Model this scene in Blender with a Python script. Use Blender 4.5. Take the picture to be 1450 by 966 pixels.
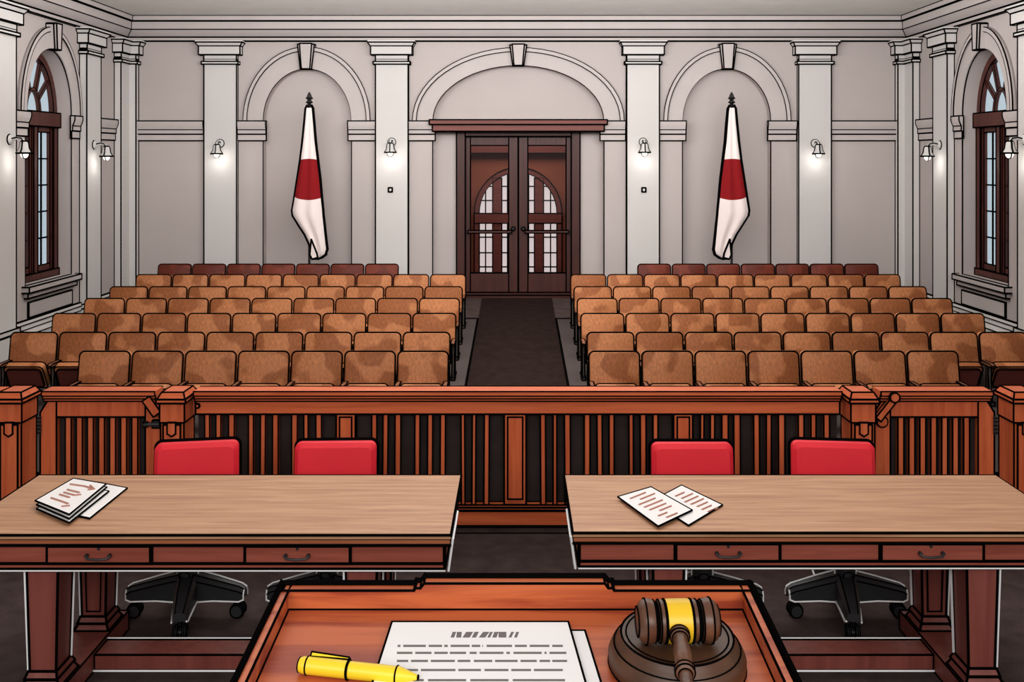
import bpy, bmesh, math, random
from mathutils import Vector, Matrix

SC = bpy.context.scene
for o in list(bpy.data.objects):
    bpy.data.objects.remove(o)
COL = SC.collection
PI = math.pi
F = 1375.0          # focal length in pixels of the 1450-wide frame
HC = 2.52           # eye height above the floor of the well

# ------------------------------------------------------------------ camera
cam = bpy.data.cameras.new('camera')
cam.sensor_fit = 'HORIZONTAL'
cam.sensor_width = 36.0
cam.lens = F / 1450 * 36.0
cam.shift_x = -7 / 1450
cam.shift_y = -258 / 1450
cam.clip_start = 0.05
cam_o = bpy.data.objects.new('camera', cam)
COL.objects.link(cam_o)
cam_o.location = (0, 0, HC)
cam_o.rotation_euler = (PI / 2, 0, 0)
SC.camera = cam_o

# ------------------------------------------------------------------ light
w = bpy.data.worlds.new('world')
SC.world = w
w.use_nodes = True
bg = w.node_tree.nodes['Background']
bg.inputs[0].default_value = (1.0, 0.97, 0.95, 1)
bg.inputs[1].default_value = 0.55


def area(name, loc, sx, sy, power, color=(1, 0.98, 0.96), rot=(0, 0, 0)):
    l = bpy.data.lights.new(name, 'AREA')
    l.shape = 'RECTANGLE'
    l.size, l.size_y = sx, sy
    l.energy = power
    l.color = color
    o = bpy.data.objects.new(name, l)
    COL.objects.link(o)
    o.location = loc
    o.rotation_euler = rot
    return o


area('ceiling_light_gallery', (0.0, 9.6, 4.58), 1.6, 4.0, 82).data.spread = math.radians(125)  # added fill over the aisle seats; no fixture hangs there
area('ceiling_light_well', (0.0, 4.9, 4.58), 6.0, 2.0, 88)  # overhead fill added to brighten desks and front floor, without a lamp body
area('wall_washer_back', (0.0, 9.3, 3.8), 8.5, 1.5, 430, color=(1, 0.99, 0.985), rot=(math.radians(132), 0, 0))  # added one-sided uplight with no fixture, lifts the back wall and ceiling
area('window_wall_behind_bench', (0.0, -3.5, 4.4), 9.0, 2.6, 400, rot=(math.radians(82), 0, 0))  # added for flat frontal light; no window is modelled behind the camera
area('ceiling_light_vestibule', (0.0, 15.9, 3.3), 2.0, 1.0, 40)  # unseen fill added to lift the dark vestibule behind the door glass

SC.view_settings.view_transform = 'Standard'
SC.view_settings.look = 'None'
SC.view_settings.exposure = 0.0
SC.view_settings.gamma = 1.0
SC.view_settings.use_curve_mapping = False


# ------------------------------------------------------------------ materials
def lin(c):
    out = []
    for v in c:
        v /= 255.0
        out.append(v / 12.92 if v <= 0.04045 else ((v + 0.055) / 1.055) ** 2.4)
    return (out[0], out[1], out[2], 1.0)


def newmat(name, rough=0.7, spec=0.2):
    m = bpy.data.materials.new(name)
    m.use_nodes = True
    b = m.node_tree.nodes['Principled BSDF']
    b.inputs['Roughness'].default_value = rough
    b.inputs['Specular IOR Level'].default_value = spec
    return m, m.node_tree.nodes, m.node_tree.links, b


def plain(name, c, rough=0.7, spec=0.2, metal=0.0, var=0.06, scale=3.0):
    m, n, l, b = newmat(name, rough, spec)
    b.inputs['Metallic'].default_value = metal
    tc = n.new('ShaderNodeTexCoord')
    nz = n.new('ShaderNodeTexNoise')
    nz.inputs['Scale'].default_value = scale
    nz.inputs['Detail'].default_value = 3
    l.new(tc.outputs['Object'], nz.inputs['Vector'])
    r = n.new('ShaderNodeValToRGB')
    base = lin(c)
    r.color_ramp.elements[0].position = 0.3
    r.color_ramp.elements[1].position = 0.7
    r.color_ramp.elements[0].color = tuple(v * (1 - var) for v in base[:3]) + (1,)
    r.color_ramp.elements[1].color = tuple(min(1, v * (1 + var)) for v in base[:3]) + (1,)
    l.new(nz.outputs['Fac'], r.inputs['Fac'])
    l.new(r.outputs['Color'], b.inputs['Base Color'])
    return m


def wood(name, c1, c2, axis='X', freq=28.0, rough=0.45, spec=0.3, stretch=0.06, bands=(0.35, 0.65)):
    """straight grain running along one axis of the object"""
    m, n, l, b = newmat(name, rough, spec)
    tc = n.new('ShaderNodeTexCoord')
    mp = n.new('ShaderNodeMapping')
    s = [1.0, 1.0, 1.0]
    s['XYZ'.index(axis)] = stretch
    mp.inputs['Scale'].default_value = s
    l.new(tc.outputs['Object'], mp.inputs['Vector'])
    nz = n.new('ShaderNodeTexNoise')
    nz.inputs['Scale'].default_value = freq
    nz.inputs['Detail'].default_value = 4
    nz.inputs['Roughness'].default_value = 0.6
    nz.inputs['Distortion'].default_value = 0.6
    l.new(mp.outputs['Vector'], nz.inputs['Vector'])
    r = n.new('ShaderNodeValToRGB')
    r.color_ramp.elements[0].position = bands[0]
    r.color_ramp.elements[1].position = bands[1]
    r.color_ramp.elements[0].color = lin(c1)
    r.color_ramp.elements[1].color = lin(c2)
    l.new(nz.outputs['Fac'], r.inputs['Fac'])
    l.new(r.outputs['Color'], b.inputs['Base Color'])
    return m


def leather(name, c1, c2, scale=5.0):
    """pebbled hide with large lighter and darker worn patches, different on every seat"""
    m, n, l, b = newmat(name, 0.55, 0.25)
    tc = n.new('ShaderNodeTexCoord')
    oi = n.new('ShaderNodeObjectInfo')
    mul = n.new('ShaderNodeMath')
    mul.operation = 'MULTIPLY'
    mul.inputs[1].default_value = 37.0
    l.new(oi.outputs['Random'], mul.inputs[0])
    nz = n.new('ShaderNodeTexNoise')
    nz.noise_dimensions = '4D'
    nz.inputs['Scale'].default_value = scale
    nz.inputs['Detail'].default_value = 0.5
    l.new(tc.outputs['Object'], nz.inputs['Vector'])
    l.new(mul.outputs[0], nz.inputs['W'])
    r = n.new('ShaderNodeValToRGB')
    r.color_ramp.elements[0].position = 0.47
    r.color_ramp.elements[1].position = 0.53
    r.color_ramp.elements[0].color = lin(c1)
    r.color_ramp.elements[1].color = lin(c2)
    l.new(nz.outputs['Fac'], r.inputs['Fac'])
    gm = n.new('ShaderNodeMapping')
    gm.inputs['Scale'].default_value = (1, 1, 0.45)
    l.new(tc.outputs['Object'], gm.inputs['Vector'])
    gz = n.new('ShaderNodeTexNoise')
    gz.inputs['Scale'].default_value = 75.0
    gz.inputs['Detail'].default_value = 2
    l.new(gm.outputs['Vector'], gz.inputs['Vector'])
    gr = n.new('ShaderNodeMapRange')
    gr.inputs['From Min'].default_value = 0.35
    gr.inputs['From Max'].default_value = 0.7
    gr.inputs['To Min'].default_value = 0.86
    gr.inputs['To Max'].default_value = 1.25
    l.new(gz.outputs['Fac'], gr.inputs['Value'])
    mx = n.new('ShaderNodeVectorMath')
    mx.operation = 'SCALE'
    l.new(r.outputs['Color'], mx.inputs[0])
    l.new(gr.outputs['Result'], mx.inputs['Scale'])
    l.new(mx.outputs['Vector'], b.inputs['Base Color'])
    return m


def glow(name, c, strength):
    m, n, l, b = newmat(name, 0.4, 0.1)
    b.inputs['Base Color'].default_value = (0.2, 0.2, 0.2, 1)
    b.inputs['Emission Color'].default_value = lin(c)
    b.inputs['Emission Strength'].default_value = strength
    return m


INK = plain('ink_line', (8, 7, 7), 0.9, 0.0, var=0.0)
WHITE_LINE = plain('white_outline', (250, 250, 250), 0.8, 0.05, var=0.0)
WALL = plain('wall_plaster', (186, 176, 173), 0.9, 0.05, var=0.04, scale=0.9)
PIL = plain('pilaster_plaster', (206, 202, 199), 0.9, 0.05, var=0.03, scale=0.9)
TRIM = plain('trim_plaster', (190, 181, 178), 0.9, 0.05, var=0.03)
CEIL = plain('ceiling_plaster', (238, 235, 230), 0.9, 0.05, var=0.03)
CARPET = plain('dark_carpet', (70, 59, 57), 0.95, 0.02, var=0.22, scale=9)
RUNNER = plain('aisle_carpet', (38, 28, 25), 0.95, 0.02, var=0.2, scale=9)
KERB = plain('grey_platform', (72, 64, 62), 0.9, 0.05)
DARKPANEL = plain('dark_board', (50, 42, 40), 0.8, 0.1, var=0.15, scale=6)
DOORW = wood('door_mahogany', (58, 28, 24), (72, 36, 30), 'Z', 18)
DOORRED = wood('door_header_mahogany', (98, 44, 36), (112, 52, 42), 'X', 18)
WINW = wood('window_mahogany', (66, 32, 26), (88, 44, 36), 'Z', 18)
VEST = plain('vestibule_panelling', (128, 72, 54), 0.8, 0.1)
RAIL = wood('rail_cherry', (190, 86, 46), (214, 108, 64), 'X', 22)
RAILV = wood('rail_cherry_upright', (184, 82, 44), (208, 104, 62), 'Z', 22)
TOP = wood('desk_top_oak', (164, 116, 84), (196, 150, 114), 'X', 34, 0.4, 0.3, 0.05)
EDGE = wood('desk_edge_cherry', (150, 84, 54), (172, 104, 70), 'X', 26)
APRON = wood('desk_apron_mahogany', (134, 64, 50), (158, 82, 66), 'X', 26)
LEG = wood('desk_leg_mahogany', (120, 60, 52), (138, 74, 64), 'Z', 14)
BENCH = wood('bench_cherry', (150, 62, 38), (192, 98, 56), 'X', 26, 0.4, 0.3, 0.09, (0.36, 0.56))
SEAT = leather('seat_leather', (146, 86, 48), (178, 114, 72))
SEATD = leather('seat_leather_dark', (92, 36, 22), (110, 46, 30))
UNDER = plain('seat_underside', (92, 44, 38), 0.6, 0.2, var=0.1)
METAL = plain('seat_iron', (72, 64, 60), 0.5, 0.3)
ARM = wood('armrest_wood', (104, 62, 42), (124, 78, 54), 'Y', 20)
RED = plain('red_upholstery', (220, 36, 50), 0.55, 0.3, var=0.05)
BLACKP = plain('black_plastic', (44, 44, 45), 0.5, 0.3, var=0.05)
PAPER = plain('paper', (240, 236, 234), 0.9, 0.05, var=0.01)
PRINT = plain('grey_print', (118, 110, 108), 0.9, 0.0, var=0.0)
SCRIB = plain('brown_handwriting', (178, 128, 112), 0.9, 0.0, var=0.0)
GAVELW = wood('gavel_walnut', (76, 46, 32), (100, 64, 44), 'X', 30, 0.35, 0.4, 0.2)
BLOCKW = wood('block_walnut', (66, 42, 28), (86, 56, 38), 'X', 16, 0.4, 0.35, 0.3)
GOLD = plain('gold_band', (226, 182, 32), 0.35, 0.4, var=0.04)
YELLOW = plain('yellow_lacquer', (240, 206, 40), 0.35, 0.4, var=0.03)
LAMPM = plain('lamp_enamel', (206, 204, 200), 0.5, 0.3)
BULB = glow('lamp_bulb', (255, 252, 240), 2.0)
PANE = glow('daylight_pane', (168, 188, 200), 0.85)
PANEW = glow('white_daylight_pane', (226, 216, 216), 0.9)
IRON = plain('black_iron', (40, 38, 38), 0.45, 0.4)


def glass():
    m = bpy.data.materials.new('door_glass')
    m.use_nodes = True
    n, l = m.node_tree.nodes, m.node_tree.links
    n.remove(n['Principled BSDF'])
    t = n.new('ShaderNodeBsdfTransparent')
    t.inputs[0].default_value = (0.93, 0.9, 0.9, 1)
    g = n.new('ShaderNodeBsdfGlossy')
    g.inputs['Roughness'].default_value = 0.05
    fr = n.new('ShaderNodeFresnel')
    fr.inputs[0].default_value = 1.3
    mx = n.new('ShaderNodeMixShader')
    l.new(fr.outputs[0], mx.inputs[0])
    l.new(t.outputs[0], mx.inputs[1])
    l.new(g.outputs[0], mx.inputs[2])
    l.new(mx.outputs[0], n['Material Output'].inputs[0])
    return m


GLASS = glass()


def flag_mat(name):
    """white bunting with one big red disc, in the cloth's own coordinates (x, z)"""
    m, n, l, b = newmat(name, 0.85, 0.05)
    tc = n.new('ShaderNodeTexCoord')
    sp = n.new('ShaderNodeSeparateXYZ')
    l.new(tc.outputs['Object'], sp.inputs[0])

    def sq(sock, c, r):
        a = n.new('ShaderNodeMath'); a.operation = 'SUBTRACT'; a.inputs[1].default_value = c
        d = n.new('ShaderNodeMath'); d.operation = 'DIVIDE'; d.inputs[1].default_value = r
        p = n.new('ShaderNodeMath'); p.operation = 'POWER'; p.inputs[1].default_value = 2
        l.new(sock, a.inputs[0]); l.new(a.outputs[0], d.inputs[0]); l.new(d.outputs[0], p.inputs[0])
        return p.outputs[0]
    s = n.new('ShaderNodeMath'); s.operation = 'ADD'
    l.new(sq(sp.outputs['X'], 0.0, 0.40), s.inputs[0])
    l.new(sq(sp.outputs['Z'], FLAG_DISC, 0.295), s.inputs[1])
    lt = n.new('ShaderNodeMath'); lt.operation = 'LESS_THAN'; lt.inputs[1].default_value = 1.0
    l.new(s.outputs[0], lt.inputs[0])
    mx = n.new('ShaderNodeMix'); mx.data_type = 'RGBA'
    mx.inputs['A'].default_value = lin((240, 226, 222))
    mx.inputs['B'].default_value = lin((136, 28, 32))
    l.new(lt.outputs[0], mx.inputs['Factor'])
    l.new(mx.outputs['Result'], b.inputs['Base Color'])
    return m


# ------------------------------------------------------------------ mesh helper
class MB:
    """collects shapes into ONE mesh; the drawn ink contours are thin dark beads along the shapes' edges"""
    def __init__(self, ink=0.0, off=(0, 0, 0), ang=35.0):
        self.v, self.f, self.mi, self.sm = [], [], [], []
        self.ink, self.ang = ink, math.cos(math.radians(ang))
        self.off = Vector(off)

    def add(self, vs, fs, ink=None, mi=0, smooth=False, lines=1):
        vs = [Vector(p) for p in vs]
        n0 = len(self.v)
        self.v += [p - self.off for p in vs]
        for f in fs:
            self.f.append([i + n0 for i in f]); self.mi.append(mi); self.sm.append(smooth)
        r = self.ink if ink is None else ink
        if r > 0:
            ed = {}
            for f in fs:
                nrm = Vector((0, 0, 0))
                for a, b in zip(f, f[1:] + f[:1]):
                    pa, pb = vs[a], vs[b]
                    nrm += Vector(((pa.y - pb.y) * (pa.z + pb.z), (pa.z - pb.z) * (pa.x + pb.x), (pa.x - pb.x) * (pa.y + pb.y)))
                if nrm.length > 0:
                    nrm.normalize()
                for a, b in zip(f, f[1:] + f[:1]):
                    ed.setdefault((min(a, b), max(a, b)), []).append(nrm)
            for (a, b), ns in ed.items():
                if len(ns) == 1 or ns[0].dot(ns[1]) < self.ang:
                    self.bead(vs[a], vs[b], r, sum(ns, Vector((0, 0, 0))), lines)

    def bead(self, a, b, r, up=Vector((0, 0, 1)), mi=1):
        t = b - a
        if t.length < 1e-6:
            return
        t.normalize()
        up = up - t * up.dot(t)
        if up.length < 1e-4:
            up = t.orthogonal()
        up.normalize()
        s = t.cross(up)
        a2, b2 = a - t * r * 0.7, b + t * r * 0.7
        n0 = len(self.v)
        for p in (a2, b2):
            for i, j in ((-1, -1), (1, -1), (1, 1), (-1, 1)):
                self.v.append(p + s * (r * i) + up * (r * j) - self.off)
        for f in ((3, 2, 1, 0), (4, 5, 6, 7), (0, 1, 5, 4), (1, 2, 6, 5), (2, 3, 7, 6), (3, 0, 4, 7)):
            self.f.append([n0 + i for i in f]); self.mi.append(mi); self.sm.append(False)

    def line(self, pts, r, mi=1, closed=False):
        pts = [Vector(p) for p in pts]
        if closed:
            pts.append(pts[0])
        for a, b in zip(pts, pts[1:]):
            self.bead(a, b, r, Vector((0.3, -0.8, 0.5)), mi)

    def box(self, x0, x1, y0, y1, z0, z1, ink=None, mi=0, M=None, lines=1):
        x0, x1 = min(x0, x1), max(x0, x1)
        y0, y1 = min(y0, y1), max(y0, y1)
        vs = [(x, y, z) for z in (z0, z1) for (x, y) in ((x0, y0), (x1, y0), (x1, y1), (x0, y1))]
        if M:
            vs = [M @ Vector(p) for p in vs]
        self.add(vs, [[3, 2, 1, 0], [4, 5, 6, 7], [0, 1, 5, 4], [1, 2, 6, 5], [2, 3, 7, 6], [3, 0, 4, 7]], ink, mi, lines=lines)

    def hexa(self, bottom, top, ink=None, mi=0, lines=1):
        """box with free corners: four below, four above, both counter-clockwise"""
        self.add(list(bottom) + list(top), [[3, 2, 1, 0], [4, 5, 6, 7], [0, 1, 5, 4], [1, 2, 6, 5], [2, 3, 7, 6], [3, 0, 4, 7]], ink, mi, lines=lines)

    def frustum(self, cx, cy, wx0, wy0, wx1, wy1, z0, z1, ink=None, mi=0, lines=1):
        def q(a, b, z): return [(cx - a / 2, cy - b / 2, z), (cx + a / 2, cy - b / 2, z), (cx + a / 2, cy + b / 2, z), (cx - a / 2, cy + b / 2, z)]
        self.hexa(q(wx0, wy0, z0), q(wx1, wy1, z1), ink, mi, lines)

    def loft(self, loops, ink=None, mi=0, caps=True, smooth=False, closed=True, lines=1):
        n = len(loops[0])
        vs = [p for lp in loops for p in lp]
        fs = []
        for k in range(len(loops) - 1):
            for i in range(n if closed else n - 1):
                j = (i + 1) % n
                fs.append([k * n + i, k * n + j, (k + 1) * n + j, (k + 1) * n + i])
        if caps:
            fs.append(list(range(n))[::-1])
            fs.append([(len(loops) - 1) * n + i for i in range(n)])
        self.add(vs, fs, ink, mi, smooth, lines)

    def prism(self, poly, fn, n0, n1, ink=None, mi=0, lines=1):
        self.loft([[fn(u, v, n0) for u, v in poly], [fn(u, v, n1) for u, v in poly]], ink, mi, lines=lines)

    def lathe(self, prof, M=None, seg=32, ink=None, mi=0, lines=1):
        M = M or Matrix.Identity(4)
        loops = [[M @ Vector((r * math.cos(2 * PI * i / seg), r * math.sin(2 * PI * i / seg), z)) for i in range(seg)] for r, z in prof]
        self.loft(loops, ink, mi, True, True, lines=lines)

    def tube(self, pts, rad, seg=10, ink=0.0, mi=0):
        pts = [Vector(p) for p in pts]
        loops = []
        ref = Vector((0, 0, 1))
        for i, p in enumerate(pts):
            t = (pts[min(i + 1, len(pts) - 1)] - pts[max(i - 1, 0)]).normalized()
            s = t.cross(ref)
            if s.length < 1e-3:
                s = t.cross(Vector((1, 0, 0)))
            s.normalize()
            u = s.cross(t)
            r = rad[i] if isinstance(rad, (list, tuple)) else rad
            loops.append([p + (s * math.cos(2 * PI * k / seg) + u * math.sin(2 * PI * k / seg)) * r for k in range(seg)])
        self.loft(loops, ink, mi, True, True)

    def build(self, name, mats, parent=None, loc=None):
        me = bpy.data.meshes.new(name)
        me.from_pydata([tuple(p) for p in self.v], [], self.f)
        if not isinstance(mats, (list, tuple)):
            mats = [mats, INK]
        for m in mats:
            me.materials.append(m)
        me.polygons.foreach_set('material_index', self.mi)
        me.polygons.foreach_set('use_smooth', self.sm)
        bm = bmesh.new()
        bm.from_mesh(me)
        bmesh.ops.recalc_face_normals(bm, faces=bm.faces[:])
        bm.to_mesh(me)
        bm.free()
        me.set_sharp_from_angle(angle=math.radians(35))
        o = bpy.data.objects.new(name, me)
        COL.objects.link(o)
        if parent:
            o.parent = parent
        if loc:
            o.location = loc
        return o


def tag(o, label=None, cat=None, group=None, kind=None):
    if label: o['label'] = label
    if cat: o['category'] = cat
    if group: o['group'] = group
    if kind: o['kind'] = kind
    return o


def thing(name, loc, label, cat, group=None, rz=0.0):
    o = bpy.data.objects.new(name, None)
    o.empty_display_size = 0.1
    COL.objects.link(o)
    o.location = loc
    o.rotation_euler = (0, 0, rz)
    return tag(o, label, cat, group)


def struct_root(name, loc=(0, 0, 0)):
    o = bpy.data.objects.new(name, None)
    COL.objects.link(o)
    o.location = loc
    o['kind'] = 'structure'
    return o


def struct(name, mb, mats, parent=None):
    o = mb.build(name, mats, parent)
    if not parent:
        o['kind'] = 'structure'
    return o


def copy_tree(o, parent=None):
    c = o.copy()
    COL.objects.link(c)
    c.parent = parent
    for ch in o.children:
        copy_tree(ch, c)
    return c


def rrect(x0, x1, z0, z1, rt, rb=None, n=5):
    """rounded rectangle outline, top corners rt, bottom corners rb"""
    rb = rt if rb is None else rb
    pts = []
    for (cx, cz, r, a0) in ((x1 - rb, z0 + rb, rb, -90), (x1 - rt, z1 - rt, rt, 0), (x0 + rt, z1 - rt, rt, 90), (x0 + rb, z0 + rb, rb, 180)):
        for k in range(n + 1):
            a = math.radians(a0 + 90 * k / n)
            pts.append((cx + r * math.cos(a), cz + r * math.sin(a)))
    return pts


def px(x, d): return (x - 732) * d / F
def pz(y, d): return HC - (y - 225) * d / F


# ------------------------------------------------------------------ the setting
YB = 14.5           # back wall
W = 5.85            # side walls
ZC = 4.64           # ceiling
YN = 3.0            # near end of the modelled side walls
K1 = 0.0075         # ink radius on the walls


def gz(d):          # the gallery floor rises gently to the back
    return max(0.0, 0.10 + 0.0595 * (d - 8.684))


def Mback(u, z, n): return Vector((u, YB - n, z))
def Mleft(u, z, n): return Vector((-W + n, u, z))
def Mright(u, z, n): return Vector((W - n, u, z))


mb = MB()
prof = [(-2.5, 0.0), (7.0, 0.0), (YB + 0.2, gz(YB + 0.2)), (YB + 0.2, -0.2), (-2.5, -0.2)]
mb.prism(prof, lambda u, v, n: Vector((n, u, v)), -W - 0.2, W + 0.2)
struct('floor', mb, CARPET)
mb = MB()
mb.box(-W - 0.5, W + 0.5, YN, YB + 0.4, ZC, ZC + 0.15)
struct('ceiling', mb, CEIL)


def ell(cx, cz, a, b, n=28):
    return [(cx - a * math.cos(PI * i / n), cz + b * math.sin(PI * i / n)) for i in range(n + 1)]


def wbox(mb, Mf, u0, u1, z0, z1, n0, n1, ink=None, mi=0):
    pts = [(u0, z0), (u1, z0), (u1, z1), (u0, z1)]
    mb.prism(pts, Mf, n0, n1, ink, mi)


def arch_zone(mb, Mf, u0, u1, zbot, ztop, cu, cz, a, b, n0, n1):
    """wall slab from u0 to u1 with an arched opening"""
    wbox(mb, Mf, u0, cu - a, zbot, ztop, n0, n1, 0)
    wbox(mb, Mf, cu + a, u1, zbot, ztop, n0, n1, 0)
    pts = ell(cu, cz, a, b)
    poly = pts + [(cu + a, ztop), (cu - a, ztop)]
    n = len(pts)
    lo0 = [Mf(u, z, n1) for u, z in pts]; hi0 = [Mf(u, ztop, n1) for u, z in pts]
    lo1 = [Mf(u, z, n0) for u, z in pts]; hi1 = [Mf(u, ztop, n0) for u, z in pts]
    vs = lo0 + hi0 + lo1 + hi1
    fs = []
    for i in range(n - 1):
        fs.append([i, i + 1, n + i + 1, n + i])
        fs.append([2 * n + i + 1, 2 * n + i, 3 * n + i, 3 * n + i + 1])
        fs.append([2 * n + i, 2 * n + i + 1, i + 1, i])
        fs.append([n + i, n + i + 1, 3 * n + i + 1, 3 * n + i])
    mb.add(vs, fs, 0)
    # contour round the opening
    mb.line([Mf(cu - a, zbot, n1)] + [Mf(u, z, n1) for u, z in pts] + [Mf(cu + a, zbot, n1)], K1 * 0.9)


ZS = 3.085          # springing line of every arch
RN = -0.18          # depth of the niches
CX = 0.02
SM = 3.13
# back wall
mb = MB()
wbox(mb, Mback, -W - 0.2, -4.1, 0, ZC, RN, 0, 0)
wbox(mb, Mback, 4.1, W + 0.2, 0, ZC, RN, 0, 0)
arch_zone(mb, Mback, -4.1, -2.1, 0, ZC, -SM, ZS, 0.66, 0.78, RN, 0)
arch_zone(mb, Mback, 2.1, 4.1, 0, ZC, SM, ZS, 0.66, 0.78, RN, 0)
arch_zone(mb, Mback, -2.1, 2.1, 0, ZC, CX, ZS, 1.28, 0.83, RN, 0)
DHW = 0.93
wbox(mb, Mback, -W - 0.2, CX - DHW, 0, ZC, RN - 0.2, RN, 0)
wbox(mb, Mback, CX + DHW, W + 0.2, 0, ZC, RN - 0.2, RN, 0)
wbox(mb, Mback, CX - DHW, CX + DHW, 2.93, ZC, RN - 0.2, RN, 0)
struct('wall_back', mb, WALL)

# side walls, each with an arched window
UW, AW, BW, ZSILL = 12.15, 0.60, 0.81, 1.0
for Mf, nm in ((Mleft, 'wall_left'), (Mright, 'wall_right')):
    mb = MB()
    wbox(mb, Mf, YN, 11.3, 0, ZC, -0.35, 0, 0)
    wbox(mb, Mf, 13.0, YB + 0.3, 0, ZC, -0.35, 0, 0)
    wbox(mb, Mf, 11.3, 13.0, 0, ZSILL, -0.35, 0, 0)
    arch_zone(mb, Mf, 11.3, 13.0, ZSILL, ZC, UW, ZS, AW, BW, -0.35, 0)
    struct(nm, mb, WALL)

TN = [0]


def trim(mb, mats=None):
    TN[0] += 1
    return struct('trim_%d' % TN[0], mb, mats or TRIM)


def molding(Mf, prof, e0, e1, mats=None, ink=K1):
    """profile of (projection, height) swept along a wall; e0/e1 give its mitred ends"""
    mb = MB(ink, ang=25)
    mb.loft([[Mf(e0(n), z, n) for n, z in prof], [Mf(e1(n), z, n) for n, z in prof]])
    return mb.build, mb


# crown cornice
CORN = [(0, 4.275), (0.05, 4.275), (0.05, 4.33), (0.06, 4.335), (0.15, 4.435), (0.15, 4.455), (0.155, 4.555), (0.18, 4.56), (0.18, ZC), (0, ZC)]
for Mf, e0, e1 in ((Mback, lambda n: -W + n, lambda n: W - n), (Mleft, lambda n: YN, lambda n: YB - n), (Mright, lambda n: YN, lambda n: YB - n)):
    mb = MB(K1, ang=20)
    mb.loft([[Mf(e0(n), z, n) for n, z in CORN], [Mf(e1(n), z, n) for n, z in CORN]])
    trim(mb)

# impost band
BAND0 = [(0, 2.79), (0.03, 2.79), (0.03, 2.885), (0.05, 2.89), (0.05, 2.955), (0.075, 2.985), (0.10, 3.03), (0.10, 3.085), (0, 3.085)]


def band(Mf, u0, u1, ret0=False, ret1=False):
    mb = MB(K1 * 0.9, ang=20)
    BAND = [(n * 0.6, z) for n, z in BAND0]
    mb.loft([[Mf(u0 - (n if ret0 else 0), z, n) for n, z in BAND], [Mf(u1 + (n * 0.5 if ret1 else 0), z, n) for n, z in BAND]])
    trim(mb)


# pilasters: shaft, necking ring, capital, base
def pilaster(Mf, u, wd=0.485, face=0.10, n_in=0.0, base=True):
    TN[0] += 1
    root = struct_root('trim_%d' % TN[0])
    h = wd / 2
    m = MB(K1); wbox(m, Mf, u - h, u + h, 0.0, 4.0, n_in, face); m.build('shaft', PIL, root)
    m = MB(K1)
    wbox(m, Mf, u - h - 0.03, u + h + 0.03, 3.925, 3.965, n_in, face + 0.03)
    wbox(m, Mf, u - h, u + h, 3.965, 4.065, n_in, face + 0.005)
    wbox(m, Mf, u - h - 0.065, u + h + 0.065, 4.065, 4.195, n_in, face + 0.05)
    a, b = h + 0.07, h + 0.105
    m.loft([[Mf(u - a, 4.195, n_in), Mf(u + a, 4.195, n_in), Mf(u + a, 4.195, face + 0.055), Mf(u - a, 4.195, face + 0.055)],
            [Mf(u - b, 4.245, n_in), Mf(u + b, 4.245, n_in), Mf(u + b, 4.245, face + 0.09), Mf(u - b, 4.245, face + 0.09)]])
    wbox(m, Mf, u - b, u + b, 4.245, 4.275, n_in, face + 0.09, 0)
    m.build('capital', PIL, root)
    if base:
        zb = gz(13.2) if Mf is Mback else 0.0
        m = MB(K1)
        wbox(m, Mf, u - h - 0.05, u + h + 0.05, 0.0, 0.52, n_in, face + 0.05)
        wbox(m, Mf, u - h - 0.03, u + h + 0.03, 0.52, 0.58, n_in, face + 0.03)
        m.build('base', PIL, root)
    return root


for u in (-4.41, -1.86, 1.875, 4.43):
    pilaster(Mback, u, face=0.07)
for s in (-1, 1):
    pilaster(Mback, s * (W - 0.10), 0.20, 0.10)
    Ms = Mleft if s < 0 else Mright
    pilaster(Ms, YB - 0.20, 0.40, 0.10)
    pilaster(Ms, 13.2, 0.44, 0.10)
    pilaster(Ms, 10.72, 0.86, 0.10)

for s in (-1, 1):
    band(Mback, min(s * 4.67, s * 5.66), max(s * 4.67, s * 5.66))
    Ms = Mleft if s < 0 else Mright
    band(Ms, 13.42, 14.1)


def archivolt(Mf, cu, ai, bi, ao, bo, key=True, kw=0.125):
    """raised moulding round an arch, and its keystone"""
    m = MB(0)

    def ring(a0, b0, a1, b1, n0, n1):
        p0, p1 = ell(cu, ZS, a0, b0), ell(cu, ZS, a1, b1)
        k = len(p0)
        loops = []
        for (u0, z0), (u1, z1) in zip(p0, p1):
            loops.append([Mf(u0, z0, n0), Mf(u0, z0, n1), Mf(u1, z1, n1), Mf(u1, z1, n0)])
        m.loft(loops, 0)
    ring(ai + 0.002, bi + 0.002, ao, bo, -0.02, 0.025)
    ring(ao - 0.055, bo - 0.055, ao, bo, 0.0, 0.06)
    for a, b, n in ((ao, bo, 0.055), (ao - 0.055, bo - 0.055, 0.055)):
        m.line([Mf(u, z, n) for u, z in ell(cu, ZS, a, b)], K1 * 0.85)
    trim(m)
    m = MB(K1)
    zt, zb = ZS + bo + 0.035, ZS + bi - 0.01
    m.prism([(cu - kw * 0.66, zb), (cu + kw * 0.66, zb), (cu + kw, zt), (cu - kw, zt)], Mf, 0.0, 0.10)
    m.prism([(cu - kw * 0.5, zb - 0.0), (cu + kw * 0.5, zb - 0.0), (cu + kw * 0.72, zt + 0.01), (cu - kw * 0.72, zt + 0.01)], Mf, 0.0, 0.125)
    trim(m)


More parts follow.
